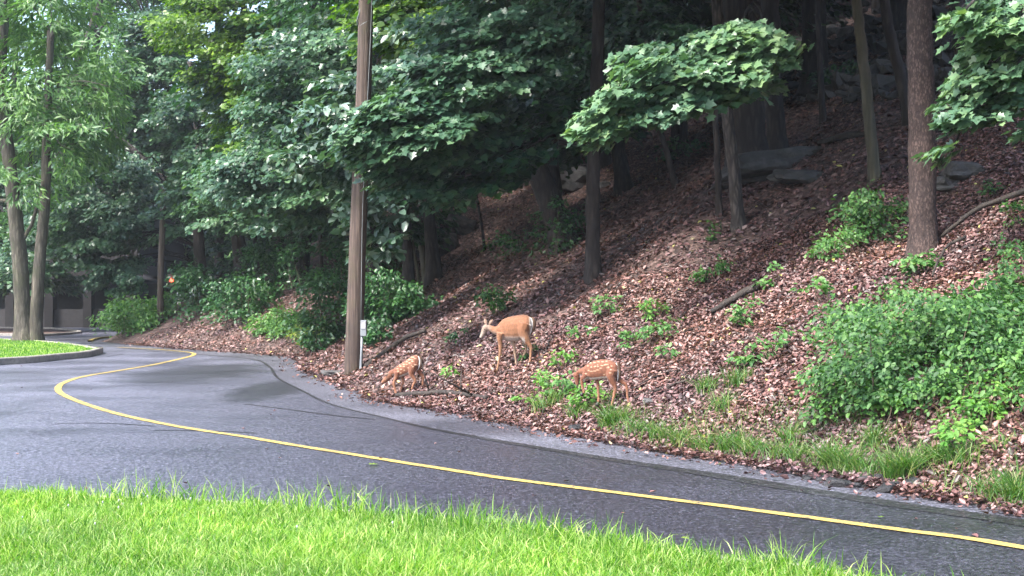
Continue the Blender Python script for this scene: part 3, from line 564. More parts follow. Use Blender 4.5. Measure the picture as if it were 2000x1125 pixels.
tree('broadleaf_tree', 'yellow leaved tree just right of the upper utility pole', [(TD(38, 850, [(830, 350), (790, 150), (790, -60)]), .18, .1)], [(790, 60, 60, 70, 31, 1.5, 30, .5, 110), (740, 20, 50, 40, 31, 1.5, 16, .5, 100), (830, 120, 45, 45, 31, 1.5, 14, .45, 100), (790, 250, 50, 50, 30.5, 1.5, 12, .4, 90), (790, -90, 120, 70, 32, 2, 20, .7, 90)], 'yellowgreen', 'bark', LOBE, .17)
# --- the big teal maple leaning over the deer
tree('maple_tree', 'leaning dark maple whose teal boughs reach left to the utility pole', [(TB(1108, 478, [(1075, 395), (1042, 310), (1018, 200), (1002, 110), (990, -30), (985, -200)]), .29, .2)],
    [(760, 255, 75, 45, 22.5, .8, 26, .42, 100), (840, 195, 85, 45, 22.8, .8, 32, .42, 100), (930, 130, 90, 45, 23.2, 1, 34, .45, 100), (850, 120, 60, 35, 23.3, 1, 18, .42, 100), (1010, 70, 80, 45, 24, 1.2, 28, .5, 100), (880, 270, 80, 40, 23.5, 1, 24, .42, 100), (800, 320, 70, 35, 23.5, 1, 18, .4, 90), (950, 230, 60, 60, 24.5, 1, 18, .45, 90), (930, 40, 90, 40, 24, 1.2, 22, .5, 100), (950, -130, 250, 110, 24.5, 2.5, 50, .7, 100), (720, 270, 45, 35, 22.2, .6, 14, .36, 100), (790, 240, 90, 60, 22.6, .9, 36, .42, 100), (880, 170, 90, 60, 23, 1, 36, .42, 100), (960, 100, 90, 55, 23.6, 1, 26, .45, 100), (840, 350, 70, 30, 23.5, 1, 14, .4, 90), (1000, -400, 330, 150, 23, 3, 80, .9, 100)], 'maple', 'bark', MAPLE, .13, droop=.6, mult=1.05, jit=.33)  # last ellipse is unseen canopy added to shade the slope
tree('maple_tree', 'slim dark tree standing in leaves directly upslope of the doe', [(TB(1158, 545, [(1158, 400), (1160, 300), (1166, 150), (1170, 0), (1172, -200)]), .125, .1)],
    [(1000, 290, 45, 25, 24, .8, 12, .4, 90), (960, 330, 60, 30, 24, .8, 16, .4, 90), (1080, 225, 40, 25, 24.5, .8, 9, .4, 80), (1150, -180, 260, 130, 25, 3, 60, .75, 100), (1250, -460, 300, 150, 22, 3, 80, .9, 100)], 'maple_dark', 'bark', MAPLE, .165)  # ellipse highest above the frame is extra canopy added for shade
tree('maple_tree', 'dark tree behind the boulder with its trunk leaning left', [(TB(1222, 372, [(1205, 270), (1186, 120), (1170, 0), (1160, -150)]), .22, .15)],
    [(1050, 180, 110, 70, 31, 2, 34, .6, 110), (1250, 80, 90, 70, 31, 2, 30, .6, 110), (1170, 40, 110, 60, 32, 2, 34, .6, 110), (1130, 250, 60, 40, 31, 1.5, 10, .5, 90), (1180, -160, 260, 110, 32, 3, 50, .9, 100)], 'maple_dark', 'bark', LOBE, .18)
tree('maple_tree', 'broad double trunk whose light green bough reaches out above the right fawn', [(TB(1466, 338, [(1455, 250), (1450, 120), (1448, -20), (1446, -200)]), .42, .33), (TB(1522, 300, [(1512, 200), (1508, 80), (1500, -60), (1495, -200)]), .2, .17)],
    [(1430, 90, 95, 45, 19.8, .7, 32, .36, 90), (1400, 150, 80, 40, 19.5, .7, 26, .36, 90), (1310, 140, 75, 45, 19.3, .7, 26, .36, 90), (1240, 190, 50, 35, 19, .6, 16, .32, 80), (1170, 240, 38, 28, 18.8, .5, 11, .28, 70), (1490, 120, 50, 40, 20.2, .7, 14, .34, 80), (1330, 205, 55, 20, 19.2, .5, 9, .26, 60), (1440, 180, 40, 16, 19.4, .5, 6, .22, 50), (1280, 100, 50, 25, 20, .8, 9, .34, 80), (1400, -170, 260, 90, 22, 3, 64, .75, 110), (1450, -400, 300, 120, 25, 3, 60, .9, 100)], 'maple_light', 'bark', MAPLE, .135, droop=.6, mult=.82, jit=.33,  # highest ellipse: out-of-view canopy added to shade the slope
    limbs=[([W(1455, 30, 28), W(1440, 60, 23), W(1400, 110, 20), W(1300, 160, 19.3), W(1220, 205, 19)], .07, .015)])
tree('dead_tree', 'shaggy bare trunk with peeling bark left of the broad double trunk', [(TB(1445, 445, [(1436, 360), (1425, 260), (1412, 150), (1400, 0), (1395, -150)]), .11, .09)], [(1360, -160, 160, 90, 24, 2, 24, .6, 80)], 'maple_dark', 'bark_grey2')  # unseen leafy crown on the bare trunk, added for shade
tree('pine_tree', 'straight reddish pine trunk with scaly bark above the big bush', [(TB(1803, 492, [(1802, 380), (1800, 250), (1798, 100), (1796, -60), (1794, -350)]), .185, .15)], [(1760, -230, 260, 110, 20, 3, 80, .8, 110), (1700, -500, 330, 150, 22, 3, 80, .9, 100)], 'maple_dark', 'bark_pine', droop=.5)  # both ellipses are unseen canopy added to darken the slope below
tree('dead_tree', 'thin pale grey trunk between the broad trunk and the pine', [(TB(1712, 350, [(1700, 250), (1690, 150), (1680, 60), (1672, -20), (1668, -150)]), .1, .07)], [(1680, -200, 200, 90, 27, 2, 44, .8, 110)], 'maple_dark', 'bark_pale')  # leaves above the frame are added only for shade
tree('oak_tree', 'massive dark trunk with bark ridges before the upper stone wall', [(TB(1592, 178, [(1592, 100), (1590, 30), (1588, -100), (1585, -300)]), .36, .28)], [(1560, -220, 300, 120, 34, 4, 90, 1, 120), (1150, -600, 450, 150, 29, 4, 110, 1.1, 110), (1500, -420, 350, 120, 33, 3, 80, 1.1, 110)], 'maple_dark', 'bark', LOBE, .2)  # two highest ellipses: unseen canopy added to keep sun off the upper slope
tree('dead_tree', 'slender dark leaning trunk just left of the pine on the upper slope', [(TB(1782, 235, [(1760, 150), (1738, 60), (1722, -40), (1700, -200)]), .11, .08)], [], 'maple_dark')
tree('oak_tree', 'dark straight trunk right of the pine behind green leaves', [(TB(1888, 170, [(1884, 100), (1876, 20), (1870, -80), (1868, -250)]), .17, .14)], [(1900, -220, 260, 110, 31, 3, 70, 1, 110)], 'maple_dark')
tree('maple_tree', 'bright green boughs entering from the right edge beside the pine', [(TD(17.5, 2120, [(2115, 350), (2105, 150), (2090, -50), (2085, -250)]), .14, .1)],
    [(1960, 30, 60, 40, 15.5, .6, 18, .26, 80), (1885, 45, 30, 25, 15.3, .4, 6, .2, 50), (1955, 110, 60, 45, 15.8, .6, 20, .27, 90), (1920, 180, 55, 40, 15.7, .6, 16, .24, 80), (1880, 230, 32, 20, 15.5, .4, 6, .18, 50), (1980, 190, 40, 40, 16, .6, 10, .26, 80), (1850, 290, 22, 16, 15.5, .3, 3, .14, 40), (2060, 120, 60, 160, 16.5, .8, 30, .35, 80), (2000, -140, 200, 80, 17, 2, 30, .5, 80)], 'maple_light', 'bark', MAPLE, .12, droop=.6, mult=.62, jit=.33, out=(-1.2, -.3))
for (px, py, ups, r, lab) in [(1325, 362, [(1300, 290), (1275, 200), (1255, 60), (1245, -60)], .07, 'thin dark leaning trunk under the light bough right of the boulder'),
        (1405, 420, [(1402, 330), (1398, 230), (1396, 100)], .06, 'thin dark upright stem beside the shaggy trunk'),
        (1610, 240, [(1604, 160), (1600, 60), (1596, -40)], .07, 'slim dark trunk directly beside the massive upper trunk'),
        (1180, 330, [(1176, 240), (1150, 120), (1135, 0), (1130, -100)], .19, 'thick dark trunk seen just behind the slim tree above the boulder'),
        (1300, 230, [(1310, 150), (1318, 60), (1322, -40)], .2, 'dark upper slope trunk left behind the light green bough'),
        (1345, 150, [(1362, 80), (1372, 0), (1378, -60)], .2, 'dark upper slope trunk above the light green bough'),
        (1395, 100, [(1400, 60), (1404, -40)], .24, 'dark trunk at the top edge left of the broad double trunk'),
        (1060, 250, [(1062, 150), (1060, 20), (1058, -60)], .17, 'dark background trunk right of the leaning maple'),
        (1235, 260, [(1228, 150), (1215, 20), (1205, -60)], .12, 'narrow background trunk right of the tree behind the boulder'),
        (1930, 90, [(1935, 20), (1938, -60)], .12, 'dark trunk in the upper right corner behind bright leaves')]:
    tree('bare_trunk', lab, [(TB(px, py, ups), r, r * .8)], [], bark='bark', group=None)
KD = 'dark trunks in the thicket left of the utility pole'
for (px, py, ups, r, lab) in [(408, 545, [(392, 470), (380, 400), (372, 330)], .15, 'leftmost dark trunk of the cluster in the roadside thicket'),
        (428, 545, [(418, 470), (412, 400), (410, 330)], .12, 'second dark trunk from the left of the thicket cluster'),
        (440, 545, [(434, 470), (430, 400), (428, 330)], .11, 'third dark trunk from the left of the thicket cluster'),
        (455, 540, [(452, 470), (450, 410), (448, 330)], .12, 'fourth dark trunk of the thicket cluster'),
        (505, 530, [(498, 470), (492, 420), (488, 330)], .09, 'thin trunk between the cluster and the thick thicket trunk'),
        (628, 560, [(626, 470), (624, 400), (622, 300)], .07, 'slim straight stem in leaves just left of the utility pole'),
        (573, 560, [(568, 470), (560, 400), (556, 300)], .13, 'dark trunk in leaves midway between cluster and utility pole')]:
    tree('bare_trunk', lab, [(TB(px, py, ups), r, r * .8)], [], bark='bark', group=KD)
for (px, py, ups, r, lab) in [(822, 552, [(812, 510), (800, 450), (790, 420)], .05, 'thin pale leaning snag right of the utility pole'),
        (835, 552, [(828, 515), (824, 480)], .13, 'short broken stump beside the leaning snag'),
        (948, 492, [(942, 450), (934, 400), (930, 380)], .045, 'thin dark snag above the doe near the teal boughs'),
        (790, 400, [(782, 370), (775, 330), (770, 280)], .045, 'thin dark stem hanging under the teal boughs beside the pole')]:
    tree('snag', lab, [(TB(px, py, ups), r, r * .7)], [], bark='bark_pale' if 'pale' in lab or 'stump' in lab else 'bark', cat='snag')
# --- forest behind: one pattern tree, copied
def forest_proto(name, label, group, m, nl, size, base):
    e = empty(name, tuple(base), label, 'tree', group); tb = MB(); b = np.array(base, float)
    P = wob([b - (0, 0, 1.2), b + (.1, 0, 3), b + (0, .2, 7), b + (.2, 0, 11)], 5, .05); tb.tube(P, list(np.linspace(.26, .08, len(P))), 9, .15)
    L = Leaves(KITE)
    for i in range(nl):
        a = rng.random() * 6.283; h = rng.uniform(2.2, 12.5); rr = (3.4 * math.sin(min(1, (h - 1) / 12) * math.pi) ** .6) * rng.uniform(.55, 1)
        c = b + (rr * math.cos(a), rr * math.sin(a), h); L.pad(c, rng.uniform(.7, 1.2), (math.cos(a), math.sin(a)), 105, size, .5)
        if i % 4 == 0: tb.tube([b + (0, 0, max(1.5, h - 1)), (b + (0, 0, h) + c) / 2, c], [.06, .035, .01], 4, cap=False)
    tb.build('trunk', M['bark'], e); L.build('crown', M[m], e); return e
pf = forest_proto('forest_tree', 'tall dark forest tree standing on the upper slope behind the nearer maples', 'forest trees on the upper slope', 'maple_dark', 120, .27, (-2, 48, gz(-2, 48)))
pb_ = forest_proto('forest_tree', 'bluish green woodland tree far behind the road bend and the building', 'woodland trees beyond the building', 'maple_light', 120, .32, (-31, 88, 0))
pp = forest_proto('forest_tree', 'pale sunlit woodland tree in the distance at the far left', 'pale woodland trees at the far left', 'oak_pale', 120, .32, (-38, 96, 0))
def copytree(r, loc, rz, s):
    c = r.copy(); COL.objects.link(c); c.location = loc; c.rotation_euler = (0, 0, rz); c.scale = (s, s, s)
    for ch in r.children:
        d = ch.copy(); COL.objects.link(d); d.parent = c
    return c
spots = [(-6.5, 44), (-8, 54), (-4, 39.5), (1.5, 43), (4.5, 38), (7.5, 42), (-1, 54), (3.5, 52), (8.5, 50), (12.5, 47), (16, 44), (-6, 58), (-11, 62), (14, 56), (20, 52), (6, 61), (-2, 66), (1, 36.5), (11, 39), (18, 38), (-8, 70), (23, 44), (22, 34)]
for i, (x, y) in enumerate(spots): copytree(pf, (x, y, gz(x, y) - .1), rng.random() * 6.28, rng.uniform(.8, 1.1))
for i, (x, y) in enumerate([(-25, 90), (-19, 92), (-13, 88), (-8, 84), (-3, 90), (-21, 102), (-18, 97), (-36, 104), (-16, 104), (-8, 100), (-24, 108), (3, 80), (-12.5, 76)]): copytree(pb_, (x, y, max(0, gz(x, y)) - .1), rng.random() * 6.28, rng.uniform(1.0, 1.5))
for i, (x, y) in enumerate([(-33, 92), (-44, 104), (-28, 100), (-40, 112), (-34, 108), (-40, 116), (-32, 122), (-50, 100)]): copytree(pp, (x, y, 0), rng.random() * 6.28, rng.uniform(1.0, 1.5))
for (x, y, sc, lab) in [(-27.5, 61, .95, 'unseen bluish green tree added beyond the left frame edge to shade the building'), (-21.3, 61, .85, 'bluish green tree added behind the twin trunk tree to shade the building')]:
    tag(copytree(pb_, (x, y, 0), rng.random() * 6.28, sc), lab, 'tree')  # both trees are added to keep the sun off the building
# ================================================================== SHRUBS
def shrub(name, label, blobs, m, tpl, size, group=None, cat='shrub', jit=.6, droop=.25, stems=7):
    """blobs: (px, py, rx, ry in pixels, depth extent m, pads, pad r, leaves)"""
    g0 = hit(blobs[0][0], blobs[0][1] + blobs[0][3]); e = empty(name, tuple(g0), label, cat, group); L = Leaves(tpl); tb = MB(); ends = []
    for (px, py, rx, ry, dd, k, pr, n) in blobs:
        gg = hit(px, py + ry)
        for i in range(k):
            a = rng.random() * 6.283; q = rng.random() ** .45; d = gg[1] + rng.uniform(0, dd)
            c = W(px + rx * q * math.cos(a), py + ry * q * math.sin(a), d); c[2] = max(c[2], gz(c[0], c[1]) + rng.uniform(.08, .3))
            o = np.array((math.cos(a), -abs(math.sin(a)) * .4 - .5, 0)); L.pad(c, pr * rng.uniform(.7, 1.3), o + rng.normal(0, .4, 3), int(n * rng.uniform(.7, 1.3)), size, droop, .3, jit)
            if i % 3 == 0: ends.append(c)
    for c in ends:
        b = np.array((c[0] * .7 + g0[0] * .3 + rng.normal(0, .06), c[1] * .8 + g0[1] * .2, 0)); b[2] = gz(b[0], b[1]) - .05
        tb.tube(smooth_line([g0 - (0, 0, .12), b, (b + c) / 2 + rng.normal(0, .06, 3), c], 3), list(np.linspace(.016, .004, 10)), 5, cap=False)
    tb.build('stems', M['stem'], e); L.build('foliage', M[m], e); return e
shrub('honeysuckle_bush', 'huge dense green bush spilling down the bank at the right edge', [
    (1800, 690, 200, 110, 1.6, 90, .26, 70), (1700, 760, 130, 70, 1.0, 44, .22, 70), (1880, 665, 130, 75, 1.4, 56, .26, 70), (1950, 740, 120, 80, 1.4, 46, .25, 70), (1680, 640, 90, 55, 1.2, 26, .2, 60), (1820, 780, 70, 50, .5, 12, .18, 60), (2040, 735, 60, 90, 1.2, 24, .24, 70)], 'bush', OVAL, .062, droop=.35)
shrub('privet_bush', 'light green leafy bush left of the pine base, upper of the pair', [(1705, 430, 65, 55, 1.2, 26, .22, 60)], 'bush', OVAL, .07)
shrub('privet_bush', 'small light green bush lower left of the pine base', [(1635, 490, 48, 28, .7, 13, .18, 55)], 'bush_light', OVAL, .06)
shrub('bush', 'pale green rounded bush at the road edge below the distant pole', [(265, 620, 55, 36, 2.5, 40, .45, 90), (325, 600, 35, 25, 2, 14, .4, 80)], 'bush_light', OVAL, .14)
shrub('bush', 'dark green bush right of the distant pole on the bank', [(385, 570, 50, 55, 2.5, 32, .45, 90)], 'ivy', OVAL, .14)
shrub('bush', 'blue green bush in the middle of the roadside thicket', [(475, 590, 60, 50, 2, 34, .42, 90), (520, 520, 50, 50, 2, 22, .42, 90)], 'ivy', OVAL, .13)
shrub('bush', 'light yellow green bush leaning out at the foot of the thicket', [(540, 635, 45, 32, 1.5, 24, .33, 80)], 'bush_light', OVAL, .11)
shrub('bush', 'yellowing low bush between the light bush and the utility pole', [(605, 655, 38, 24, 1.2, 15, .28, 70)], 'bush_yellow', OVAL, .09)
shrub('thicket', 'dark leafy thicket filling the bank directly left of the utility pole', [(640, 610, 55, 70, 1.5, 36, .36, 90), (620, 510, 70, 60, 2, 34, .4, 90), (660, 430, 45, 60, 2, 22, .4, 90)], 'ivy', OVAL, .12, cat='thicket')
shrub('thicket', 'dark leafy thicket right of the utility pole under the teal boughs', [(750, 590, 55, 60, 1.4, 34, .33, 90), (740, 500, 50, 60, 1.6, 26, .36, 90), (800, 590, 45, 35, 1, 14, .28, 80), (740, 650, 25, 25, .6, 7, .22, 60), (830, 420, 90, 60, 2, 26, .4, 90)], 'ivy', OVAL, .115, cat='thicket')
shrub('shrub', 'small dark green shrub growing just behind the head of the doe', [(968, 592, 26, 28, .6, 9, .18, 55)], 'bush', OVAL, .08)
shrub('shrub', 'low dark shrub around the foot of the leaning maple', [(1085, 445, 50, 60, 1.4, 20, .3, 60), (1020, 470, 50, 35, 1, 10, .28, 50)], 'ivy', OVAL, .09)
shrub('shrub', 'sparse leafy sapling under the light bough right of the slim tree', [(1325, 290, 50, 28, 1.2, 9, .26, 34)], 'maple', OVAL, .13)
shrub('shrub', 'low greenery in the shade before the upper stone wall', [(1650, 150, 60, 30, 1.5, 9, .4, 60)], 'maple_dark', OVAL, .12)
shrub('vine_patch', 'low leafy vine patch on the leaves at the right frame edge', [(1985, 545, 30, 20, .8, 7, .16, 50), (1975, 440, 16, 22, .5, 4, .12, 40)], 'bush', OVAL, .06, cat='vine')
sh = [(1395, 540, 44, 14, 'low spreading seedling patch above the short dark log', 'bush_light'), (1188, 600, 22, 24, 'pale seedling upslope right of the doe', 'bush_light'), (1275, 612, 30, 22, 'seedling clump left of the short dark log', 'lime'),
      (1290, 655, 34, 20, 'seedling clump midway between the doe and the big bush', 'bush_light'), (1450, 632, 28, 20, 'pale seedling just below the short dark log', 'bush_light'), (1222, 672, 22, 16, 'seedling above the back of the right fawn', 'bush_light'),
      (1100, 708, 26, 16, 'seedling just right of the doe hooves', 'lime'), (1135, 675, 30, 8, 'flat green sprig right of the doe belly', 'bush_light'), (1525, 690, 28, 12, 'low seedling left of the big bush', 'bush_light'), (1390, 468, 18, 12, 'tiny green plant in the shade below the shaggy trunk', 'bush'),
      (1060, 745, 20, 20, 'leafy weed between the doe and the right fawn', 'lime'), (1105, 755, 26, 26, 'leafy weed just left of the right fawn head', 'bush_light'), (1150, 780, 30, 24, 'leafy weed below the belly of the right fawn', 'lime'), (1040, 790, 30, 16, 'bright weed at the road edge below the doe', 'lime'),
      (880, 755, 18, 12, 'small bright plant right of the left fawn', 'lime'), (1460, 715, 36, 16, 'sparse green weeds left of the lower big bush', 'bush_light'), (1885, 700, 30, 18, 'light vine sprig on top of the big bush at right', 'bush_light'), (1790, 530, 44, 22, 'leafy sprigs between the pine and the big bush', 'bush_light'),
      (1580, 595, 40, 10, 'trailing pale sprig left above the big bush', 'bush_light'), (1870, 885, 28, 26, 'bright leafy weed in the verge grass near the right edge', 'lime'), (1925, 815, 45, 26, 'lime yellow sapling below the big bush at right', 'lime'), (1740, 800, 34, 44, 'light green vine hanging at the front of the big bush', 'bush_light'),
      (1300, 700, 18, 10, 'tiny sprig in pink leaves right of the right fawn', 'bush_light'), (905, 660, 34, 12, 'dull green grass patch beneath the muzzle of the doe', 'ivy'), (1025, 690, 12, 24, 'green stalk seen between the legs of the doe', 'bush'), (1940, 380, 24, 14, 'small green plant high at right past the pine', 'bush'), (1500, 560, 16, 10, 'small sprig right of the short dark log', 'bush_light')]
for (px, py, rx, ry, lab, m) in sh:
    sz = .07 if py > 600 else .08
    shrub('seedling', lab, [(px, py, rx, ry, .25, max(3, int(rx * ry / 75)), .1, 22)], m, OVAL, sz, cat='seedling', jit=.4)
# ---- verge grass: tufts one by one, low growth as stuff
tf = [(1065, 805), (1130, 812), (1190, 835, 1), (1220, 830), (1250, 845), (1290, 858), (1330, 868), (1375, 880), (1420, 888), (1445, 880), (1470, 893), (1520, 900), (1560, 905), (1620, 918, 1), (1650, 922, 1), (1690, 930), (1745, 942, 1), (1775, 938, 1), (1830, 905), (1870, 915), (1940, 975), (1985, 985, 1), (1410, 800), (1440, 750), (1380, 770), (1540, 870), (1710, 880), (1090, 790)]
def tuftmesh(n, h, spread):
    P = np.concatenate([rng.normal(0, spread, (n, 2)), np.full((n, 1), -.02)], 1)
    return P
dsc = ['below the larger fawn', 'at the feet of the larger fawn', 'directly under the larger fawn', 'right below the tail of the larger fawn', 'a step right of the larger fawn', 'in the verge left of the bush', 'in the verge with a low crown', 'in the verge midway to the big bush', 'just before the big bush', 'behind its neighbour before the big bush', 'under the left end of the big bush', 'left of the asphalt lumps', 'close left of the asphalt lumps', 'tall, above the first asphalt lumps', 'tall, above the middle asphalt lumps', 'between the two tall pairs', 'tall, right behind the last asphalt lumps', 'broad, right of the asphalt lumps', 'yellowish, below the lime sapling', 'beside the bright leafy weed', 'at the road edge near the right corner', 'dark, cut by the right frame edge', 'dry, in the leaves right of the fawns', 'on the slope left of the big bush', 'dry, on the slope near the fawns', 'among leaves under the big bush', 'tucked beneath the front of the big bush', 'between weeds left of the larger fawn']
for i, t in enumerate(tf):
    p = hit(t[0], t[1]); big = len(t) > 2; n = 190 if big else 110
    Q = rng.normal(0, .055 if big else .07, (n, 2)); Q = np.concatenate([Q, np.full((n, 1), -.03)], 1)
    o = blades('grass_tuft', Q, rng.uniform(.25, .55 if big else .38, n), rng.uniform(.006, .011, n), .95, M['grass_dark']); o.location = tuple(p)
    tag(o, 'grass tuft ' + dsc[i], 'grass tuft', 'grass tufts along the verge')
n = 60000; x = rng.uniform(0, 6.5, n); y = rng.uniform(9.5, 21, n); dd = sdist(x, y); k = (dd > .03 + .1 * sn(x, y, .4, 2)) & (dd < 1.0 + .45 * sn(x, y, .8, 5)) & (sn(x, y, .45, 8) > rng.uniform(-.7, 1.0, n)) & (x > 1.1); x, y = x[k], y[k]
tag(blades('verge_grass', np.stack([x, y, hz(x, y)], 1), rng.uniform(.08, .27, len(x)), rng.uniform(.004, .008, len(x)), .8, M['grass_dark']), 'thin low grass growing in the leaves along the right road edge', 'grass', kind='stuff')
# scattered leaves on the road
n = 70; px = rng.uniform(0, 2000, n); py = rng.uniform(700, 1050, n); C = np.array([G(a, b) for a, b in zip(px, py)]); C[:, 2] = .016; k = (sdist(C[:, 0], C[:, 1]) < 0) & ~inpoly(C[:, 0], C[:, 1], LPn) & ~inpoly(C[:, 0], C[:, 1], ISL[:, :2]); C = C[k]
L = Leaves(DEAD); a = rng.random(len(C)) * 6.28; L.put(C, np.array((0, 0, 1)) + rng.normal(0, .15, (len(C), 3)), np.stack([np.cos(a), np.sin(a), 0 * a], 1), rng.uniform(.03, .07, len(C)))
tag(L.build('road_leaf_scatter', M['litter']), 'a few small leaves and bits scattered over the wet asphalt', 'fallen leaves', kind='stuff')
L = Leaves(MAPLE); C = np.array([G(722, 911), G(1722, 1015), G(1330, 1080)]); C[:, 2] = (.02, .02, .1); L.put(C, np.tile((0, 0, 1.), (3, 1)), np.array([(1, .3, 0), (-.5, 1, 0), (1, -1, 0)]), np.array((.09, .05, .06))); tag(L.build('yellow_leaf_scatter', M['bush_yellow']), 'small yellow leaves lying on the road near the yellow line', 'fallen leaves', kind='stuff')
# small clover flowers in the lawn
fl = MB()
for i in range(110):
    x_, y_ = rng.uniform(-4, 2), rng.uniform(9, 12.4)
    if inpoly(np.array([x_]), np.array([y_]), LPn)[0]:
        z_ = rng.uniform(.09, .14); fl.tube([(x_, y_, .05), (x_, y_, z_ - .008), (x_, y_, z_), (x_, y_, z_ + .012)], [.001, .001, .007, .003], 6)
tag(fl.build('clover_flowers', M['white']), 'tiny white clover flowers dotted through the foreground lawn', 'flowers', kind='stuff')
# ================================================================== DEER
def loft(mb, rings, n=16):
    """rings: (x, y, top, bottom, halfwidth) upright ellipses"""
    V = []; m = len(rings)
    for (x, y, t, b, w) in rings:
        for k in range(n):
            a = 2 * math.pi * k / n; cx = math.cos(a); s = math.sin(a)
            V.append((x, y + w * (abs(cx) ** .85) * (1 if cx > 0 else -1), (t + b) / 2 + (t - b) / 2 * s))
    mb.add(V, [(i * n + k, i * n + (k + 1) % n, (i + 1) * n + (k + 1) % n, (i + 1) * n + k) for i in range(m - 1) for k in range(n)] + [tuple(range(n - 1, -1, -1)), tuple((m - 1) * n + k for k in range(n))])
def rs(P, k=4):
    Q = smooth_line([p[:3] for p in P], k); r = np.interp(np.linspace(0, len(P) - 1, len(Q)), range(len(P)), [p[3] for p in P]); return Q, list(r)
def deer(name, label, foot, zoom, u0, v0, body, legs, head, neck, ears, tail, shear, voxel, coat, eyes, muzzle, cat='deer', group=None):
    p = hit(*foot); D = p[1]; s = D / F / zoom
    base = np.array(((foot[0] - 1000) / F * D, D, H + (YH - foot[1]) / F * D))
    X = lambda u: (u - u0) * s
    Zf = lambda v: (v0 - v) * s
    sh = lambda x, y: y - shear * x
    e = empty(name, tuple(base), label, cat, group)
    mb = MB(); loft(mb, [(X(u), sh(X(u), 0), Zf(t), Zf(b), w * s) for (u, t, b, w) in body])
    for (side, pts) in legs:
        Q, r = rs([(X(u), sh(X(u), yy * s * side), Zf(v), rr * s) for (u, v, yy, rr) in pts], 5); mb.tube(Q, r, 10)
    for ch in (neck, head):
        Q, r = rs([(X(u), sh(X(u), y * s), Zf(v), rr * s) for (u, v, y, rr) in ch], 4); mb.tube(Q, r, 12)
    V = np.concatenate(mb.v); me = bpy.data.meshes.new('body'); me.from_pydata(V.tolist(), [], mb.f); o = bpy.data.objects.new('body', me); COL.objects.link(o)
    rm = o.modifiers.new('r', 'REMESH'); rm.mode = 'VOXEL'; rm.voxel_size = voxel
    sm = o.modifiers.new('s', 'SMOOTH'); sm.factor = .5; sm.iterations = 5
    dg = bpy.context.evaluated_depsgraph_get(); m2 = bpy.data.meshes.new_from_object(o.evaluated_get(dg)); o.modifiers.clear(); o.data = m2; o.parent = e
    m2.materials.append(M['fur']); m2.polygons.foreach_set('use_smooth', [True] * len(m2.polygons))
    ca = m2.color_attributes.new('coat', 'FLOAT_COLOR', 'POINT'); Vn = np.array([(v.co.x, v.co.y, v.co.z) for v in m2.vertices]); Nn = np.array([tuple(v.normal) for v in m2.vertices])
    u = Vn[:, 0] / s + u0; v = v0 - Vn[:, 2] / s; lat = (Vn[:, 1] + shear * Vn[:, 0]) / s
    c = coat(u, v, lat, Nn); ca.data.foreach_set('color', np.concatenate([c, np.ones((len(c), 1))], 1).ravel().astype(np.float32))
    def P(u, v, y): return np.array((X(u), sh(X(u), y * s), Zf(v)))
    for (a, b, y0, y1, w) in ears:
        A, B = P(a[0], a[1], y0), P(b[0], b[1], y1); t = B - A; L_ = np.linalg.norm(t); t /= L_; sd_ = np.cross(t, (0, 1, .2)); sd_ /= np.linalg.norm(sd_); nr = np.cross(sd_, t)
        V = []; rows = [(0, .35), (.25, .85), (.5, 1), (.75, .7), (1, .05)]
        for (q, ww) in rows:
            for k in (-1, 0, 1): V.append(A + t * L_ * q + sd_ * k * w * s * ww + nr * (.25 * w * s * (abs(k) - .0) * ww) * (-1))
        V2 = V + [x_ + nr * .005 for x_ in V]; Fc = []
        for i in range(4):
            for k in range(2):
                a0 = i * 3 + k; Fc.append((a0, a0 + 1, a0 + 4, a0 + 3)); Fc.append((a0 + 18 - 3, a0 + 15 + 3, a0 + 15 + 4, a0 + 15 + 1))
            Fc.append((i * 3, i * 3 + 3, i * 3 + 18, i * 3 + 15)); Fc.append((i * 3 + 2, i * 3 + 17, i * 3 + 20, i * 3 + 5))
        m_ = MB(); m_.add(V2, Fc); eo = m_.build('ear', M['ear']); eo.parent = e
    Q, r = rs([(*P(u_, v_, y_), rr * s) for (u_, v_, y_, rr) in tail], 4); tm = MB(); tm.tube(Q, r, 10); to = tm.build('tail', M['taild']); to.parent = e
    Q2 = Q + np.array([(-.62 * rr, -.5 * rr, -.1 * rr) for rr in r]); tm = MB(); tm.tube(Q2, [x * .5 for x in r], 8); t2 = tm.build('tail_edge', M['tailw']); t2.parent = to
    for (u_, v_, y_, rr) in eyes: m_ = MB(); q = P(u_, v_, y_); m_.tube([q - (0, rr * s, 0), q - (0, rr * s * .7, 0), q, q + (0, rr * s, 0)], [rr * s * .1, rr * s * .7, rr * s, rr * s * .5], 10); eo = m_.build('eye', M['eye']); eo.parent = e
    u_, v_, y_, rr = muzzle; q = P(u_, v_, y_); m_ = MB(); m_.tube([q + (rr * s, 0, rr * s * .3), q, q - (rr * s * .6, 0, rr * s * .6)], [rr * s * .6, rr * s, rr * s * .4], 10); eo = m_.build('nose', M['hoof']); eo.parent = e
    for (side, pts) in legs:
        a, b = P(pts[-2][0], pts[-2][1], pts[-2][2] * side), P(pts[-1][0], pts[-1][1], pts[-1][2] * side); r_ = pts[-1][3] * s; d = nrm(b - a)
        m_ = MB(); m_.tube([b - d * r_ * 1.2, b + (-.3 * r_, 0, -r_ * .6), b + (-.7 * r_, 0, -r_ * 2.0)], [r_ * 1.15, r_ * 1.4, r_ * 1.5], 10); ho = m_.build('hoof', M['hoof']); ho.parent = e
    return e
M['ear'] = plain('ear skin', (.3, .2, .15), .8); M['taild'] = plain('dark tail hair', (.09, .05, .03), .9); M['tailw'] = plain('white tail hair', (.55, .52, .49), .9)
def sstep(a, b, x): t = np.clip((x - a) / (b - a), 0, 1); return t * t * (3 - 2 * t)
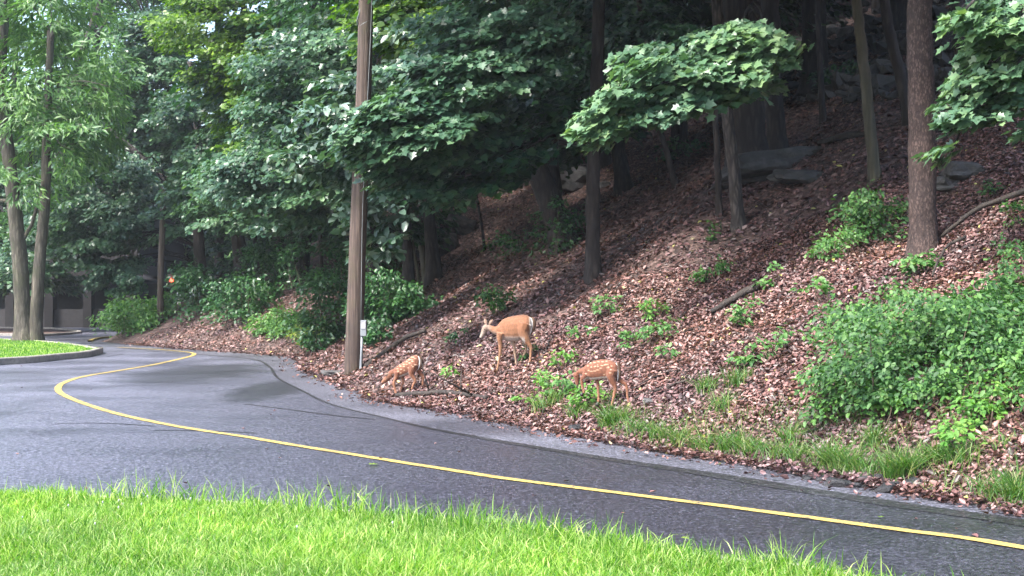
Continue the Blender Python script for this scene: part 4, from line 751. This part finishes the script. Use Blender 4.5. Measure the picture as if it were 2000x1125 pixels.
def lerp(c, col, k): return c * (1 - k[:, None]) + np.array(col) * k[:, None]
def doe_coat(u, v, lat, N):
    c = np.tile((.2, .078, .032), (len(u), 1)); c = lerp(c, (.25, .118, .058), sstep(300, 480, v) * .7)
    c = lerp(c, (.12, .045, .02), sstep(230, 165, v) * .6)
    body = (v < 570) & (u > 430) & (u < 740); c = lerp(c, (.42, .36, .32), sstep(440, 510, v) * body * sstep(.2, -.5, N[:, 2]))
    c = lerp(c, (.29, .15, .08), sstep(560, 760, v)); c = lerp(c, (.5, .44, .38), sstep(780, 815, u + (v - 165) * -.02) * (v < 460) * (v > 200))
    c = lerp(c, (.24, .17, .13), sstep(300, 225, u) * (v < 520)); c = lerp(c, (.36, .3, .25), sstep(440, 480, v) * sstep(300, 250, u) * .8 * (v < 520)); c = lerp(c, (.4, .32, .26), sstep(370, 440, v) * sstep(360, 320, u) * (v < 520) * .6)
    return lerp(c, (.42, .32, .24), ((lat > 20) & (v > 560)) * .5)
deer('deer', 'adult tan doe standing on the leafy bank with head turned down to the left', (968, 729), 7.03, 337, 975,
    [(352, 335, 440, 30), (385, 285, 475, 62), (430, 238, 512, 95), (500, 205, 530, 118), (580, 186, 540, 128), (650, 173, 535, 122), (710, 165, 500, 118), (765, 172, 465, 108), (808, 198, 420, 80), (832, 235, 350, 40)],
    [(-1, [(410, 420, 70, 62), (395, 500, 72, 44), (402, 570, 70, 30), (400, 690, 70, 23), (385, 780, 70, 15), (366, 890, 70, 17), (345, 950, 70, 14), (335, 965, 70, 15)]),
     (1, [(480, 430, 60, 60), (560, 520, 66, 38), (588, 590, 68, 24), (600, 700, 70, 20), (612, 790, 70, 14), (622, 890, 70, 15), (616, 940, 70, 14)]),
     (-1, [(745, 290, 55, 100), (715, 390, 72, 82), (745, 480, 75, 62), (790, 560, 72, 36), (820, 612, 70, 25), (818, 680, 70, 19), (808, 790, 70, 17), (806, 890, 70, 19), (790, 950, 70, 15), (778, 975, 70, 16)]),
     (1, [(750, 320, 50, 80), (715, 430, 60, 55), (735, 540, 66, 34), (755, 640, 70, 19), (725, 720, 70, 14), (680, 820, 70, 13), (655, 880, 70, 14)])],
    [(232, 335, 0, 44), (205, 352, 0, 50), (185, 385, 0, 46), (165, 430, 0, 34), (145, 465, 0, 27), (128, 490, 0, 21)],
    [(420, 370, 0, 80), (360, 390, 0, 66), (310, 378, 0, 50), (262, 358, 0, 43), (225, 345, 0, 42)],
    [((212, 310), (186, 222), -18, -30, 24), ((245, 315), (298, 235), 26, 50, 24)],
    [(822, 212, 0, 20), (852, 245, 0, 30), (856, 310, 0, 34), (840, 380, 0, 28), (812, 445, 0, 12)], .25, .0085, doe_coat,
    [(188, 372, -46, 8)], (124, 493, 0, 15))
def fawn_coat(spots):
    def f(u, v, lat, N):
        c = np.tile((.165, .057, .027), (len(u), 1)); c = lerp(c, (.26, .115, .062), sstep(540, 720, v))
        for (su, sv, r, st) in spots:
            d = np.hypot((u - su) / (r * st * 1.25), (v - sv) / (r * .9)); c = lerp(c, (.5, .34, .22), sstep(1.25, .45, d) * .8 * (N[:, 1] < .35))
        return lerp(c, (.5, .42, .36), (N[:, 2] < -.55) & (v < 640))
    return f
sp1 = [(440 + i * 58, 462 - i * 42 + rng.normal(0, 7), 11, 2.0) for i in range(7)] + [(455 + i * 52, 510 - i * 40 + rng.normal(0, 8), 11, 1.9) for i in range(7)] + [(500 + i * 70, 540 - i * 48, 10, 1.6) for i in range(4)] + [(420 + i * 55, 425 - i * 36 + rng.normal(0, 5), 9, 2.2) for i in range(6)] + [(720, 330, 14, 1.5), (770, 390, 13, 1.3), (730, 420, 12, 1.5), (650, 300, 11, 2.5)]
deer('fawn', 'smaller spotted fawn nosing the leaves at the road edge near the pole', (779, 773), 9.375, 460, 965,
    [(385, 470, 590, 35), (420, 425, 615, 66), (480, 385, 625, 82), (560, 335, 600, 90), (640, 280, 565, 92), (710, 228, 545, 88), (770, 212, 520, 82), (815, 222, 480, 62), (842, 255, 420, 32)],
    [(-1, [(430, 530, 50, 62), (425, 610, 54, 44), (385, 690, 54, 30), (372, 750, 54, 31), (392, 830, 54, 23), (415, 910, 54, 24), (440, 955, 54, 22)]),
     (1, [(480, 540, 44, 56), (520, 620, 50, 34), (540, 700, 52, 26), (515, 790, 52, 22), (492, 870, 52, 19), (480, 950, 52, 20)]),
     (-1, [(745, 380, 48, 92), (720, 470, 60, 80), (705, 560, 60, 56), (750, 640, 58, 36), (768, 690, 56, 30), (735, 760, 56, 23), (705, 850, 56, 23), (690, 900, 56, 24), (668, 930, 56, 21)]),
     (1, [(790, 380, 40, 76), (815, 480, 52, 56), (870, 570, 54, 38), (908, 625, 54, 29), (900, 700, 54, 22), (905, 800, 54, 20), (912, 860, 54, 22), (915, 905, 54, 21)])],
    [(325, 575, 0, 62), (275, 610, 0, 66), (235, 655, 0, 58), (195, 690, 0, 44), (165, 715, 0, 37), (150, 742, 0, 28)],
    [(440, 510, 0, 70), (380, 530, 0, 62), (330, 548, 0, 58), (295, 570, 0, 56)],
    [((285, 560), (190, 590), -55, -75, 30), ((300, 550), (330, 500), 50, 80, 28)],
    [(838, 235, 0, 24), (868, 290, 0, 32), (870, 370, 0, 34), (850, 440, 0, 26), (825, 485, 0, 12)], .25, .0075, fawn_coat(sp1),
    [(232, 640, -55, 11)], (148, 745, 0, 19))
sp2 = [(330 + i * 62, 250 - i * 8 + rng.normal(0, 6), 9, 2.0) for i in range(7)] + [(350 + i * 52, 305 - i * 4 + rng.normal(0, 12), 10, 1.4) for i in range(8)] + [(400, 375, 10, 2.4), (450, 368, 10, 2.4), (500, 350, 10, 2.4), (545, 320, 10, 2), (575, 280, 9, 1.5), (470, 290, 9, 1), (500, 270, 10, .8), (600, 420, 12, 1), (660, 310, 11, 2), (690, 390, 10, 2), (640, 260, 10, 2.5), (360, 360, 12, 1.2), (320, 410, 12, 1.3), (700, 340, 9, 1.4)]
deer('fawn', 'larger spotted fawn with white tail edge browsing weeds at the verge', (1228, 792), 8.03, 985, 905,
    [(262, 345, 470, 36), (310, 285, 500, 62), (380, 240, 512, 80), (460, 205, 510, 88), (550, 186, 500, 92), (640, 184, 492, 92), (710, 196, 500, 88), (770, 222, 490, 76), (815, 265, 430, 42)],
    [(-1, [(330, 420, 52, 66), (285, 480, 54, 44), (255, 490, 56, 30), (258, 560, 56, 24), (270, 640, 56, 23), (290, 695, 56, 20), (262, 728, 56, 18)]),
     (1, [(400, 430, 44, 60), (480, 500, 50, 38), (512, 570, 52, 26), (515, 650, 52, 25), (522, 740, 52, 20), (522, 830, 52, 21), (508, 890, 52, 20)]),
     (-1, [(730, 350, 50, 92), (710, 440, 62, 80), (735, 530, 62, 58), (765, 600, 60, 40), (775, 665, 58, 30), (755, 740, 58, 23), (738, 830, 58, 23), (722, 910, 58, 24), (712, 940, 58, 22)]),
     (1, [(790, 380, 40, 76), (815, 470, 50, 56), (890, 545, 54, 40), (945, 585, 54, 29), (962, 660, 54, 22), (968, 760, 54, 20), (985, 850, 54, 22), (992, 895, 54, 21)])],
    [(180, 400, 0, 46), (175, 440, 0, 54), (180, 490, 0, 46), (185, 540, 0, 36), (188, 580, 0, 30), (190, 605, 0, 24)],
    [(330, 370, 0, 74), (270, 385, 0, 60), (220, 390, 0, 50), (190, 405, 0, 46)],
    [((180, 385), (158, 300), -36, -50, 26), ((150, 430), (95, 450), 30, 50, 24)],
    [(806, 235, 0, 24), (826, 300, 0, 31), (836, 380, 0, 33), (834, 460, 0, 28), (818, 525, 0, 12)], .28, .0065, fawn_coat(sp2),
    [(165, 455, -50, 10)], (190, 610, 0, 17))
hm = bpy.data.materials.new('haze'); hm.use_nodes = True; n = hm.node_tree; n.nodes.clear(); o_ = n.nodes.new('ShaderNodeOutputMaterial'); pv = n.nodes.new('ShaderNodeVolumePrincipled')
pv.inputs['Color'].default_value = (.86, .93, 1, 1); pv.inputs['Density'].default_value = .0005; pv.inputs['Anisotropy'].default_value = .3; n.links.new(pv.outputs[0], o_.inputs['Volume'])
hb = MB(); hb.box((-620, -80, -14), (620, 1000, 40)); tag(hb.build('haze', hm, smooth=False), 'thin pale morning haze in the air between the trees', 'haze', kind='stuff')
for o in bpy.data.objects:
    if '_p' in o: del o['_p']
